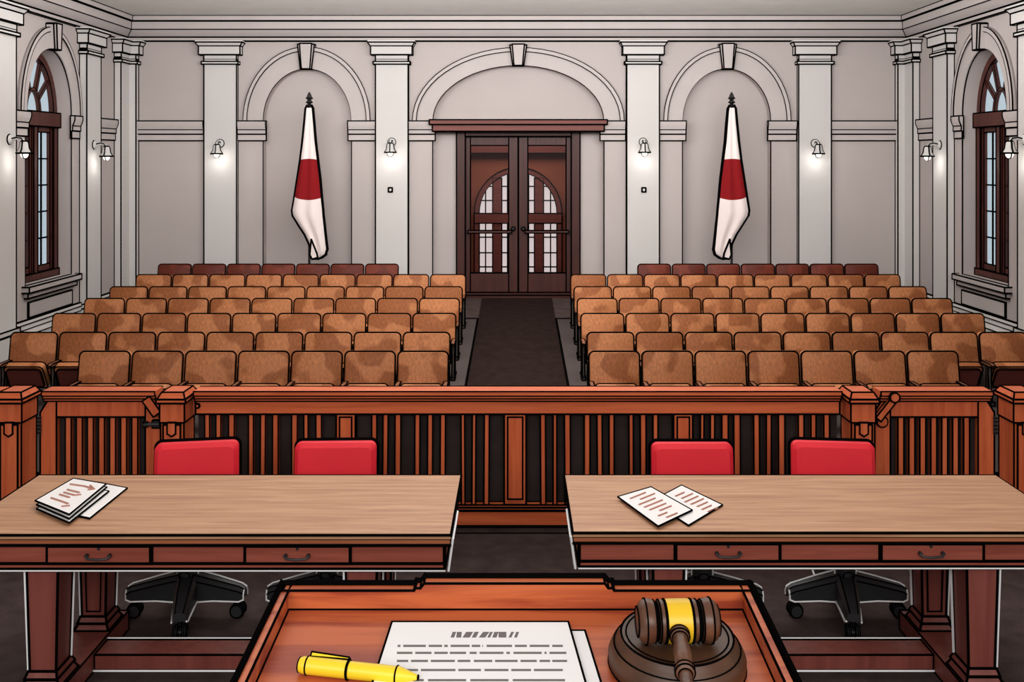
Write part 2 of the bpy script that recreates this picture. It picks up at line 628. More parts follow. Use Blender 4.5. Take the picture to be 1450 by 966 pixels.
archivolt(Mback, -SM, 0.66, 0.78, 0.945, 1.10)
archivolt(Mback, SM, 0.66, 0.78, 0.945, 1.10)
archivolt(Mback, CX, 1.28, 0.83, 1.575, 1.09)
for s in (-1, 1):
    lo, hi = sorted((s * 4.17, s * (SM + 0.61)))
    band(Mback, lo, hi)
    lo, hi = sorted((s * 2.10, s * (SM - 0.61)))
    band(Mback, lo, hi)
    lo, hi = sorted((s * 1.62, s * 1.23 + CX * 0.5))
    band(Mback, lo, hi)
    Ms = Mleft if s < 0 else Mright
    archivolt(Ms, UW, AW, BW, 0.80, 1.08, kw=0.10)
    band(Ms, 11.2, UW - AW + 0.03)
    band(Ms, UW + AW - 0.03, 12.95)

# baseboards
BASE = [(0, 0.0), (0.09, 0.0), (0.09, 0.44), (0.07, 0.47), (0.05, 0.50), (0.05, 0.56), (0.03, 0.60), (0, 0.60)]
for nm, Mf, e0, e1 in (('baseboard_left', Mleft, YN, 14.1), ('baseboard_right', Mright, YN, 14.1)):
    mb = MB(K1 * 0.9, ang=20)
    mb.loft([[Mf(e0, z, n) for n, z in BASE], [Mf(e1, z, n) for n, z in BASE]])
    struct(nm, mb, PIL)
mb = MB(K1)
for u0, u1 in ((-5.6, -4.7), (-4.15, -3.8), (-2.45, -2.1), (-1.6, -1.27), (1.3, 1.62), (2.13, 2.47), (3.8, 4.17), (4.7, 5.6)):
    mb.loft([[Mback(u0, z, n) for n, z in BASE], [Mback(u1, z, n) for n, z in BASE]])
struct('baseboard_back', mb, TRIM)

# wall panel and sill under each side window
for Ms in (Mleft, Mright):
    m = MB(K1)
    wbox(m, Ms, UW - AW - 0.08, UW + AW + 0.10, 0.93, 1.0, -0.02, 0.09)
    wbox(m, Ms, UW - AW - 0.03, UW + AW + 0.05, 0.86, 0.93, -0.02, 0.05)
    wbox(m, Ms, UW - AW + 0.05, UW + AW - 0.02, 0.62, 0.80, 0.0, 0.02)
    trim(m)

# side windows
for wi, Ms in ((1, Mleft), (2, Mright)):
    root = struct_root('window_%d' % wi)
    n0, n1 = -0.30, -0.18
    m = MB(K1 * 0.9)
    p0, p1 = ell(UW, ZS, AW - 0.01, BW - 0.01), ell(UW, ZS, AW - 0.11, BW - 0.11)
    m.loft([[Ms(a, b, n0), Ms(a, b, n1), Ms(c, d, n1), Ms(c, d, n0)] for (a, b), (c, d) in zip(p0, p1)], 0)
    m.line([Ms(a, b, n1) for a, b in p1], K1 * 0.8)
    wbox(m, Ms, UW - AW, UW - AW + 0.11, ZSILL, ZS, n0, n1)
    wbox(m, Ms, UW + AW - 0.11, UW + AW, ZSILL, ZS, n0, n1)
    wbox(m, Ms, UW - AW, UW + AW, 2.93, ZS + 0.03, n0, n1 + 0.04)
    wbox(m, Ms, UW - AW, UW + AW, ZSILL, ZSILL + 0.09, n0, n1 + 0.02)
    wbox(m, Ms, UW - 0.05, UW + 0.05, ZSILL, 2.93, n0, n1 + 0.01)
    m.build('frame', WINW, root)
    m = MB(K1 * 0.7)
    for c in (UW - 0.27, UW + 0.27):
        m2 = MB(K1 * 0.8)
        for a, b in ((c - 0.22, c - 0.16), (c + 0.16, c + 0.22)):
            wbox(m2, Ms, a, b, ZSILL + 0.09, 2.93, n0 + 0.02, n1 - 0.02)
        for z0, z1 in ((ZSILL + 0.09, ZSILL + 0.17), (2.86, 2.93)):
            wbox(m2, Ms, c - 0.16, c + 0.16, z0, z1, n0 + 0.02, n1 - 0.02)
        s = m2.build('sash', WINW, root)
        mm = MB(0)
        wbox(mm, Ms, c - 0.012, c + 0.012, ZSILL + 0.17, 2.86, n0 + 0.04, n1 - 0.05)
        for k in range(1, 5):
            z = ZSILL + 0.17 + k * (2.86 - ZSILL - 0.17) / 5
            wbox(mm, Ms, c - 0.16, c + 0.16, z - 0.010, z + 0.010, n0 + 0.04, n1 - 0.05)
        mm.build('glazing_bar', INK, s)
        g = MB(0)
        wbox(g, Ms, c - 0.17, c + 0.17, ZSILL + 0.1, 2.9, n0 + 0.045, n0 + 0.055)
        g.build('pane', PANE, s)
    g = MB(0)
    pts = ell(UW, ZS, AW - 0.06, BW - 0.06)
    g.prism(pts, Ms, n0 + 0.045, n0 + 0.055)
    g.build('fanlight_pane', PANE, root)
    mm = MB(K1 * 0.5)
    q0, q1 = ell(UW, ZS, 0.20, 0.33, 14), ell(UW, ZS, 0.16, 0.29, 14)
    mm.loft([[Ms(a, b, n0 + 0.04), Ms(a, b, n1 - 0.02), Ms(c, d, n1 - 0.02), Ms(c, d, n0 + 0.04)] for (a, b), (c, d) in zip(q0, q1)])
    for ang in (38, 66, 114, 142):
        ca, sa = math.cos(math.radians(ang)), math.sin(math.radians(ang))
        a0, b0 = UW + 0.19 * ca, ZS + 0.32 * sa
        a1, b1 = UW + 0.5 * ca, ZS + 0.70 * sa
        px_, pz_ = -sa * 0.02, ca * 0.02
        mm.prism([(a0 - px_, b0 - pz_), (a1 - px_, b1 - pz_), (a1 + px_, b1 + pz_), (a0 + px_, b0 + pz_)], Ms, n0 + 0.04, n1 - 0.02)
    mm.build('fanlight_bar', WINW, root)

# door case, header and two glazed door leaves
DY = YB - RN            # plane of the niche behind the middle arch
m = MB(K1)
m.box(CX - 1.275, CX + 1.275, YB - 0.085, DY, 2.93, 3.03)
m.box(CX - 1.32, CX + 1.32, YB - 0.118, DY, 3.03, 3.10)
trim(m, [DOORRED, INK])
m = MB(K1)
for s in (-1, 1):
    m.box(CX + s * DHW, CX + s * (DHW - 0.13), DY - 0.05, DY + 0.2, 0.4, 2.93)
m.box(CX - DHW + 0.13, CX + DHW - 0.13, DY - 0.05, DY + 0.2, 2.86, 2.93)
trim(m, [DOORW, INK])
m = MB(K1)
m.box(CX - DHW, CX + DHW, DY - 0.25, DY + 0.2, 0.3, 0.49)
trim(m, [DOORW, INK])
for di, s in ((1, -1), (2, 1)):
    root = struct_root('door_%d' % di, (CX + s * 0.79, DY + 0.05, 0.49))
    off = (CX + s * 0.79, DY + 0.05, 0.49)
    e = lambda t: CX + s * t
    m = MB(K1 * 0.9, off)
    y0, y1 = DY + 0.02, DY + 0.08
    gz0, gz1 = pz(387, DY), pz(206, DY)
    m.box(e(0.005), e(0.145), y0, y1, 0.50, 2.855)
    m.box(e(0.725), e(0.80), y0, y1, 0.50, 2.855)
    m.box(e(0.145), e(0.725), y0, y1, 0.50, gz0)
    m.box(e(0.145), e(0.725), y0, y1, gz1, 2.855)
    m.build('leaf', DOORW, root)
    m = MB(0, off); m.box(e(0.14), e(0.73), y0 + 0.025, y0 + 0.035, gz0 - 0.01, gz1 + 0.01)
    tag(m.build('glass', GLASS, root), 'clear glass door pane')
    m = MB(K1 * 0.8, off)
    zbar = pz(328, DY)
    m.box(e(0.10), e(0.76), y0 - 0.07, y0 - 0.035, zbar - 0.02, zbar + 0.02)
    m.box(e(0.12), e(0.15), y0 - 0.04, y0, zbar - 0.02, zbar + 0.02)
    m.box(e(0.73), e(0.76), y0 - 0.04, y0, zbar - 0.02, zbar + 0.02)
    m.build('push_bar', DOORW, root)
    m = MB(K1 * 0.6, off)
    m.lathe([(0.0, 0), (0.028, 0.0), (0.034, 0.02), (0.02, 0.05), (0.0, 0.05)], Matrix.Translation((e(0.075), y0, pz(324, DY))) @ Matrix.Rotation(PI / 2, 4, 'X'), 16)
    m.build('knob', IRON, root)

# vestibule seen through the door glass: panelled wall with an arched window
VY = 17.0
m = MB(0)
m.box(-2.2, 2.2, VY + 0.05, VY + 0.2, 0.3, 3.6)
m.box(-2.3, -2.1, DY + 0.2, VY + 0.1, 0.3, 3.6)
m.box(2.1, 2.3, DY + 0.2, VY + 0.1, 0.3, 3.6)
struct('wall_vestibule', m, VEST)
m = MB(0); m.box(-2.3, 2.3, YB + 0.2, VY + 0.2, 0.3, 0.42); struct('floor_vestibule', m, RUNNER)
m = MB(0); m.box(-2.3, 2.3, DY + 0.2, VY + 0.2, 3.4, 3.55); struct('ceiling_vestibule', m, VEST)
m = MB(K1)
zb = pz(213, 16.9)
m.box(-2.1, 2.1, VY - 0.12, VY + 0.05, zb - 0.05, zb + 0.12)
trim(m, [DOORRED, INK])
root = struct_root('window_3')
vs = VY / F
ac, az, aa, ab = CX, pz(302, VY), 62 * vs, 65 * vs
m = MB(K1)
p0, p1 = ell(ac, az, aa, ab, 20), ell(ac, az, aa - 0.09, ab - 0.09, 20)
m.loft([[(a, VY - 0.04, b), (a, VY + 0.04, b), (c, VY + 0.04, d), (c, VY - 0.04, d)] for (a, b), (c, d) in zip(p0, p1)], 0)
m.line([(a, VY - 0.05, b) for a, b in p0], K1)
m.line([(a, VY - 0.05, b) for a, b in p1], K1 * 0.8)
for s in (-1, 1):
    m.box(ac + s * aa, ac + s * (aa - 0.09), VY - 0.04, VY + 0.04, 0.5, az)
    m.box(ac + s * 23 * vs, ac + s * 36 * vs, VY - 0.034, VY + 0.034, 0.5, az + 50 * vs)
m.box(ac - aa, ac + aa, VY - 0.05, VY + 0.04, pz(316, VY), pz(302, VY))
m.box(ac - aa, ac + aa, VY - 0.05, VY + 0.04, 0.42, pz(387, VY))
m.build('frame', [DOORRED, INK], root)
m = MB(0); m.prism(p0 + [(ac + aa, 0.5), (ac - aa, 0.5)], lambda u, v, n: Vector((u, n, v)), VY + 0.015, VY + 0.025)
m.build('pane', PANEW, root)
m = MB(0)
for s in (-1, 1):
    for xx in (46, 15):
        m.box(ac + s * xx * vs - 0.011, ac + s * xx * vs + 0.011, VY - 0.01, VY + 0.02, 0.5, az + math.sqrt(max(0, 1 - (xx / 62) ** 2)) * ab - 0.06)
for yy in (264, 284, 336, 358, 378):
    hw_ = aa * math.sqrt(max(0, 1 - max(0, (302 - yy) / 65) ** 2)) - 0.05
    m.box(ac - hw_, ac + hw_, VY - 0.012, VY + 0.018, pz(yy, VY) - 0.011, pz(yy, VY) + 0.011)
m.build('glazing_bar', INK, root)

# aisle carpet and the low platforms the seat rows stand on
m = MB(0)
m.prism([(7.05, gz(7.05)), (14.42, gz(14.42)), (14.42, gz(14.42) + 0.012), (7.05, gz(7.05) + 0.012)], lambda u, v, n: Vector((n, u, v)), -0.52, 0.52)
struct('floor_aisle_runner', m, RUNNER)
for s, nm in ((-1, 'trim_platform_left'), (1, 'trim_platform_right')):
    TN[0] += 1
    m = MB(0.010)
    for xa, xb, dd in ((0.525, 1.0, 13.0), (1.0, 5.0, 13.8)):
        a, b = sorted((s * xa, s * xb))
        m.prism([(7.6, gz(7.6)), (dd, gz(dd)), (dd, gz(dd) + 0.02), (7.6, gz(7.6) + 0.02)], lambda u, v, n: Vector((n, u, v)), a, b)
    struct('trim_%d' % TN[0], m, KERB)

# the judge's dais, below the picture
m = MB(0.006)
m.box(-2.2, 2.2, -2.3, 1.95, 0.0, 0.72)
struct('floor_dais', m, RUNNER)

# ------------------------------------------------------------------ gallery seats
PITCH = 0.48
KS = 0.0068


def make_seat():
    root = thing('theater_seat', (0, 0, 0), 'seat', 'seat')
    hw = 0.228
    # backrest leans back; local y grows away from the camera
    def lean(u, v, n): return Vector((u, 0.05 + (v - 0.28) * 0.17 + n, v))
    m = MB(KS, ang=40)
    outer = rrect(-hw, hw, 0.25, 0.655, 0.045, 0.02)
    cxx, czz = 0.0, 0.475
    inner = [(cxx + (u - cxx) * 0.94, czz + (v - czz) * 0.94) for u, v in outer]
    m.loft([[lean(u, v, 0.05) for u, v in outer], [lean(u, v, 0.0) for u, v in outer], [lean(u, v, -0.012) for u, v in inner]], 0)
    m.line([lean(u, v, 0.0) for u, v in outer], KS, closed=True)
    m.build('backrest', [SEAT, INK], root)
    # tipped-up seat pan
    M = Matrix.Translation((0, 0.0, 0.14)) @ Matrix.Rotation(math.radians(-62), 4, 'X')
    m = MB(KS * 0.8)
    m.prism(rrect(-0.186, 0.186, -0.26, 0.0, 0.02, 0.04, 3), lambda u, v, n: M @ Vector((u, v, n)), 0.0, 0.07)
    pan = m.build('seat_pan', [SEAT, INK], root)
    m = MB(KS * 0.7)
    m.prism(rrect(-0.165, 0.165, -0.235, -0.03, 0.02, 0.04, 3), lambda u, v, n: M @ Vector((u, v, n)), -0.018, 0.0)
    m.build('underside_board', [UNDER, INK], pan)
    return root


def standard(x, root):
    m = MB(KS * 0.7)
    m.hexa([(x - 0.012, -0.10, 0.03), (x + 0.012, -0.10, 0.03), (x + 0.012, 0.10, 0.03), (x - 0.012, 0.10, 0.03)],
           [(x - 0.012, -0.06, 0.365), (x + 0.012, -0.06, 0.365), (x + 0.012, 0.08, 0.365), (x - 0.012, 0.08, 0.365)])
    m.box(x - 0.02, x + 0.02, -0.14, 0.13, 0.0, 0.03)
    m.box(x - 0.016, x + 0.016, -0.075, -0.035, 0.03, 0.365)
    st = m.build('side_standard', [METAL, INK], root)
    m = MB(KS * 0.7)
    m.prism([(-0.15, 0.365), (0.06, 0.365), (0.06, 0.395), (-0.12, 0.395), (-0.15, 0.38)], lambda u, v, n: Vector((x + n, u, v)), -0.021, 0.021)
    m.build('armrest', [ARM, INK], st)
    return st


proto = make_seat()
standard(-0.213, proto)                    # one shared standard per seat
end_proto = make_seat()
standard(-0.213, end_proto)
standard(0.213, end_proto)
ORD = ['first', 'second', 'third', 'fourth', 'fifth', 'sixth', 'seventh', 'eighth', 'ninth']
ROWN = ['front', 'second', 'third', 'fourth', 'fifth', 'sixth', 'back']
SCALE = [76.0, 70.2, 64.4, 59.8, 56.2, 52.5, 49.3]
START = [0.61, 0.645, 0.64, 0.65, 0.655, 0.66, 1.636]
NUM = [7, 9, 9, 9, 9, 9, 7]
TOPY = [500, 473, 448, 427, 408, 390, 375]
used = {'m': False, 'e': False}
rnd = random.Random(4)
for r in range(7):
    d = F * PITCH / SCALE[r]
    for s in (-1, 1):
        for k in range(NUM[r]):
            x = s * (START[r] + (0.03 if s > 0 else 0.0) + PITCH * (k + 0.5))
            end = (k == 0 and s > 0) or (k == NUM[r] - 1 and s < 0)
            # standards sit on the left side of each seat; the right-hand end of a row needs one more
            end = (s < 0 and k == 0) or (s > 0 and k == NUM[r] - 1)
            key = 'e' if end else 'm'
            src = end_proto if end else proto
            o = src if not used[key] else copy_tree(src)
            used[key] = True
            dh = pz(TOPY[r], d) - (gz(d) + 0.68)
            o.location = (x, d, gz(d) + 0.02)
            o.rotation_euler = (0, 0, rnd.uniform(-0.004, 0.004))
            side = 'left' if s < 0 else 'right'
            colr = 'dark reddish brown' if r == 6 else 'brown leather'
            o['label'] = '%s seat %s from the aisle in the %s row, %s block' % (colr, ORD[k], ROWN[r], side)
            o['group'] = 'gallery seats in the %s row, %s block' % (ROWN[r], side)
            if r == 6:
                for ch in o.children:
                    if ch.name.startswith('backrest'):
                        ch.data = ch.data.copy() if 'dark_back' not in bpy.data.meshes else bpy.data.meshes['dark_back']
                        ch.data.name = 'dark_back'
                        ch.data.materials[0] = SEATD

# ------------------------------------------------------------------ wall sconces
def sconce(loc, face, label):
    """face: rotation about z turning the lamp's -y arm out of its wall"""
    root = thing('wall_sconce', loc, label, 'wall lamp', 'bell shaped wall lamps', face)
    K = 0.008
    m = MB(K, ang=50)
    m.lathe([(0.0, 0), (0.055, 0), (0.055, 0.015), (0.035, 0.035), (0.0, 0.035)], Matrix.Translation((0, 0, 0)) @ Matrix.Rotation(PI / 2, 4, 'X'), 16)
    m.build('back_plate', [LAMPM, INK], root)
    m = MB(0)
    pts = [(0, -0.02, 0), (0, -0.09, 0.015), (0, -0.145, 0.005), (0, -0.17, -0.03)]
    m.tube(pts, 0.018, 8)
    m.line([(p[0] - 0.018, p[1], p[2] + 0.008) for p in pts], 0.006)
    m.line([(p[0] + 0.018, p[1], p[2] + 0.008) for p in pts], 0.006)
    m.build('arm', [LAMPM, INK], root)
    m = MB(K, ang=50)
    T = Matrix.Translation((0, -0.17, -0.155))
    m.lathe([(0.0, 0.135), (0.03, 0.135), (0.045, 0.115), (0.055, 0.05), (0.085, 0.0), (0.078, 0.0), (0.045, 0.05), (0.0, 0.09)], T, 20)
    for a in (0, 90, 180, 270):
        ca, sa = math.cos(math.radians(a)), math.sin(math.radians(a))
        m.line([T @ Vector((rr * ca, rr * sa, zz)) for rr, zz in ((0.032, 0.135), (0.047, 0.115), (0.057, 0.05), (0.087, 0.0))], 0.007)
    m.build('shade', [LAMPM, INK], root)
    m = MB(0)
    rb = 0.042
    m.lathe([(rb * math.sin(t), -rb * math.cos(t)) for t in [PI * (i + 0.02) / 10.4 for i in range(11)]], Matrix.Translation((0, -0.17, -0.17)), 16)
    m.line([Vector((0.044 * math.cos(t), -0.17, -0.17 + 0.044 * math.sin(t))) for t in [PI * i / 8 for i in range(8, 17)]], 0.006)
    m.build('bulb', [BULB, INK], root)
    l = bpy.data.lights.new('bulb_light', 'POINT')
    l.energy = 1.9
    l.shadow_soft_size = 0.05
    l.color = (1, 0.97, 0.92)
    lo = bpy.data.objects.new('bulb_light', l)
    COL.objects.link(lo)
    lo.parent = root
    lo.location = (0, -0.17, -0.235)
    return root


PF = YB - 0.07
sconce((-4.41, PF, 2.75), 0, 'white bell lamp on the pillar left of the left flag')
sconce((-1.86, PF, 2.77), 0, 'white bell lamp on the pillar between left flag and door')
sconce((1.875, PF, 2.77), 0, 'white bell lamp on the pillar between door and right flag')
sconce((4.43, PF, 2.75), 0, 'white bell lamp on the pillar right of the right flag')
sconce((-W + 0.10, 13.2, 2.71), PI / 2, 'white bell lamp on the left side wall beyond its window')
sconce((-W + 0.10, 11.0, 2.74), PI / 2, 'white bell lamp at the left edge, nearer than the window')
sconce((W - 0.10, 13.2, 2.71), -PI / 2, 'white bell lamp on the right side wall beyond its window')
sconce((W - 0.10, 11.0, 2.74), -PI / 2, 'white bell lamp at the right edge, nearer than the window')

for x, lb in ((-1.88, 'small square switch on the pillar left of the door'), (1.885, 'small square switch on the pillar right of the door')):
    m = MB(0.009, (x, PF, 2.06))
    m.box(x - 0.028, x + 0.028, PF - 0.012, PF + 0.002, 2.03, 2.09)
    o = m.build('light_switch', [LAMPM, INK], None, (x, PF, 2.06))
    tag(o, lb, 'switch', 'pillar switches')

# ------------------------------------------------------------------ flags
FD = 13.95
FG = gz(FD)
FLAG_DISC = pz(254, FD) - FG
FLAGM = flag_mat('flag_bunting')


def flag(xc, s, label):
    root = thing('flag', (xc, FD, FG), label, 'flag', 'flags on poles against the back wall')
    k = FD / F
    m = MB(0.006, ang=50)
    m.lathe([(0.0, 0), (0.16, 0), (0.16, 0.03), (0.06, 0.07), (0.035, 0.12), (0.0, 0.12)], None, 24)
    m.build('stand', [IRON, INK], root)
    ztop = pz(152, FD) - FG
    m = MB(0); m.tube([(0, 0, 0.05), (0, 0, ztop)], 0.018, 10)
    m.build('pole', [IRON, INK], root)
    m = MB(0.006, ang=50)
    z0 = ztop
    m.lathe([(0.0, z0), (0.035, z0), (0.04, z0 + 0.02), (0.02, z0 + 0.045), (0.045, z0 + 0.07), (0.04, z0 + 0.09), (0.022, z0 + 0.10), (0.048, z0 + 0.13), (0.02, z0 + 0.20), (0.0, z0 + 0.225)], None, 12)
    m.build('finial', [IRON, INK], root)
    # hanging cloth: outline from the collar down to the free corner, with soft pleats
    rows = [(150, -3, 3), (154, -5, 5), (175, -7, 7), (200, -9.5, 9), (225, -12.5, 12), (254, -17, 15.5), (283, -21.5, 18), (298, -24, 19.5), (305, -23, 20), (318, -15, 21.5), (332, -6, 23), (345, 0, 24.5), (353, 2.5, 25.5), (360, 4, 23.5), (364, 5, 18), (366, 7, 12)]
    m = MB(0)
    N = 40
    loops, left, right = [], [], []
    for (yy, a, b) in rows:
        z = pz(yy, FD) - FG
        a, b = a * k, b * k
        c, h = (a + b) / 2, (b - a) / 2
        lp = []
        for i in range(N):
            t = 2 * PI * i / N
            u = math.cos(t)
            dep = max(0.03, 0.38 * h)
            fold = 0.02 * min(1, h / 0.15) * math.sin(6 * u + 1.3 + yy * 0.004)
            y = math.sin(t) * dep + fold * (1 - u * u)
            lp.append((s * (c + h * u), y, z))
        loops.append(lp)
        right.append(Vector(lp[0]) + Vector((0, -0.004, 0)))
        left.append(Vector(lp[N // 2]) + Vector((0, -0.004, 0)))
    if s < 0:
        loops = [lp[::-1] for lp in loops]
    m.loft(loops, 0, 0, True, True)
    m.line(left, 0.019); m.line(right, 0.019); m.line([left[-1], right[-1]], 0.016); m.line([left[0], right[0]], 0.014)
    c = m.build('cloth', [FLAGM, INK], root)
    # turned-up free corner with its back showing
    m = MB(0)
    pts = [(5, 338), (9, 348), (13, 358), (14, 364), (6, 366), (3, 360)]
    P = [Vector((s * a * k, -0.11, pz(b, FD) - FG)) for a, b in pts]
    Q = [p + Vector((0, 0.03, 0)) for p in P]
    m.loft([Q, P] if s > 0 else [Q[::-1], P[::-1]], 0)
    m.line(P, 0.011, closed=True)
    m.build('turned_corner', [FLAGM, INK], c)
    return root


flag(px(438, FD), 1, 'white flag with red disc on a pole left of the door')
flag(px(1036, FD), -1, 'white flag with red disc on a pole right of the door')

# ------------------------------------------------------------------ the bar railing
RY = 6.6
KR = 0.0046


def rx(x): return px(x, RY)
def rzv(y): return pz(y, RY)


ZCAP, ZFAS, ZSL, ZBR, ZKB = rzv(551), rzv(566), rzv(585), rzv(713), rzv(741)


def top_cap(m, x0, x1, yc=RY):
    r = KR * 0.9
    for dy, z0, z1 in ((0.075, ZCAP - 0.030, ZCAP), (0.060, ZCAP - 0.052, ZCAP - 0.030), (0.045, ZFAS, ZCAP - 0.052)):
        m.box(x0, x1, yc - dy, yc + dy, z0, z1, 0)
        m.line([(x0, yc - dy, z1), (x1, yc - dy, z1)], r)
        m.line([(x0, yc - dy, z0), (x1, yc - dy, z0)], r * 0.8)
        m.line([(x0, yc - dy, z0), (x0, yc - dy, z1)], r)
        m.line([(x1, yc - dy, z0), (x1, yc - dy, z1)], r)
    m.line([(x0, yc - 0.046, ZFAS), (x1, yc - 0.046, ZFAS)], r * 0.8)
    m.line([(x0, yc + 0.075, ZCAP), (x1, yc + 0.075, ZCAP)], r)


slats = [(291, 298), (307, 314), (325, 333), (353, 360), (370, 377), (387, 395), (414, 422), (431, 437), (448, 456),
         (527, 534), (543, 550), (560, 568), (588, 595), (606, 613), (624, 631), (653, 658), (669, 674), (686, 693),
         (765, 772), (783, 788), (799, 807), (827, 835), (845, 852), (862, 869), (890, 896), (906, 914), (924, 931),
         (991, 996), (1005, 1011), (1021, 1030), (1038, 1047), (1066, 1074), (1084, 1091), (1101, 1110), (1129, 1137), (1147, 1154), (1165, 1173)]
root = thing('railing', (0, RY, 0), 'long cherry-wood bar railing with vertical slats between the two gates', 'railing')
O = (0, RY, 0)
X0, X1 = rx(279), rx(1187)
m = MB(KR, O); top_cap(m, X0, X1); m.build('top_cap', RAIL, root)
m = MB(KR, O); m.box(X0, X1, RY - 0.03, RY + 0.03, ZSL, ZFAS)
m.lathe([(0.0, 0), (0.014, 0), (0.014, 0.01), (0.0, 0.01)], Matrix.Translation((rx(282), RY - 0.03, rzv(573))) @ Matrix.Rotation(PI / 2, 4, 'X'), 10)
m.build('upper_rail', RAIL, root)
m = MB(KR, O)
m.box(X0, X1, RY - 0.05, RY + 0.04, ZKB, ZBR - 0.035)
m.box(X0, X1, RY - 0.035, RY + 0.03, ZBR - 0.035, ZBR - 0.018)
m.box(X0, X1, RY - 0.03, RY + 0.03, ZBR - 0.018, ZBR)
m.build('lower_rail', RAIL, root)
m = MB(KR, O); m.box(X0, X1, RY - 0.07, RY + 0.05, 0.0, ZKB); m.build('plinth', [CARPET, INK], root)
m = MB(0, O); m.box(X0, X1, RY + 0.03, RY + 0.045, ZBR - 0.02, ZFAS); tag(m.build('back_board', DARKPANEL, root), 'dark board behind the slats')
for a, b in slats:
    m = MB(KR, O)
    tw = rnd.uniform(-0.004, 0.004)
    m.hexa([(rx(a) + tw, RY - 0.02, ZBR), (rx(b) + tw, RY - 0.02, ZBR), (rx(b) + tw, RY + 0.01, ZBR), (rx(a) + tw, RY + 0.01, ZBR)],
           [(rx(a), RY - 0.02, ZSL), (rx(b), RY - 0.02, ZSL), (rx(b), RY + 0.01, ZSL), (rx(a), RY + 0.01, ZSL)], 0)
    for q in (a, b):
        m.line([(rx(q) + tw, RY - 0.02, ZBR), (rx(q), RY - 0.02, ZSL)], KR)
    m.build('slat', RAILV, root)
for a, b in ((477, 504), (714, 745), (953, 980)):
    m = MB(KR, O)
    m.box(rx(a), rx(b), RY - 0.025, RY + 0.02, ZBR, ZSL)
    p = m.build('panel', RAILV, root)
    m = MB(KR * 0.9, O)
    m.box(rx(a + 5), rx(b - 5), RY - 0.032, RY - 0.02, ZBR + 0.04, ZSL - 0.02)
    m.build('panel_field', RAILV, p)


def post(xc, label, wd=0.155, dep=0.20, yc=6.55, top=None, shield=True):
    O = (xc, yc, 0)
    root = thing('railing_post', O, label, 'post', 'posts of the bar railing')
    top = top or ZCAP + 0.012
    m = MB(KR, O)
    m.box(xc - wd / 2 - 0.015, xc + wd / 2 + 0.015, yc - dep / 2 - 0.015, yc + dep / 2 + 0.015, 0, 0.12)
    m.frustum(xc, yc, wd, dep, wd, dep, 0.12, top - 0.20)
    m.frustum(xc, yc, wd + 0.01, dep + 0.01, wd + 0.01, dep + 0.01, top - 0.20, top - 0.065)
    m.build('shaft', RAILV, root)
    m = MB(KR, O)
    m.box(xc - wd / 2 - 0.02, xc + wd / 2 + 0.02, yc - dep / 2 - 0.03, yc + dep / 2 + 0.03, top - 0.065, top - 0.04)
    m.frustum(xc, yc, wd + 0.03, dep + 0.05, wd - 0.01, dep - 0.01, top - 0.04, top)
    m.build('cap', RAIL, root)
    f = yc - dep / 2
    zc = 0.725
    m = MB(KR, O)
    m.box(xc - wd * 0.37, xc + wd * 0.37, f - 0.010, f + 0.004, 0.16, top - 0.212)
    pn = m.build('panel', RAILV, root)
    m = MB(KR * 0.9, O)
    h, v = 0.028, 0.046
    m.prism([(xc - h, zc + v), (xc + h, zc + v), (xc + h, zc - v * 0.6), (xc, zc - v), (xc - h, zc - v * 0.6)], lambda u, w_, n: Vector((u, n, w_)), f - 0.018, f - 0.006)
    m.build('shield_plaque', RAILV, pn)
    return root


post(rx(30), 'square wooden post at the left edge, outer side of the left gate')
post(rx(255), 'square wooden post between the left gate and the long railing')
post(rx(1211), 'square wooden post between the long railing and the right gate')
post(rx(1436), 'square wooden post at the right edge, outer side of the right gate')


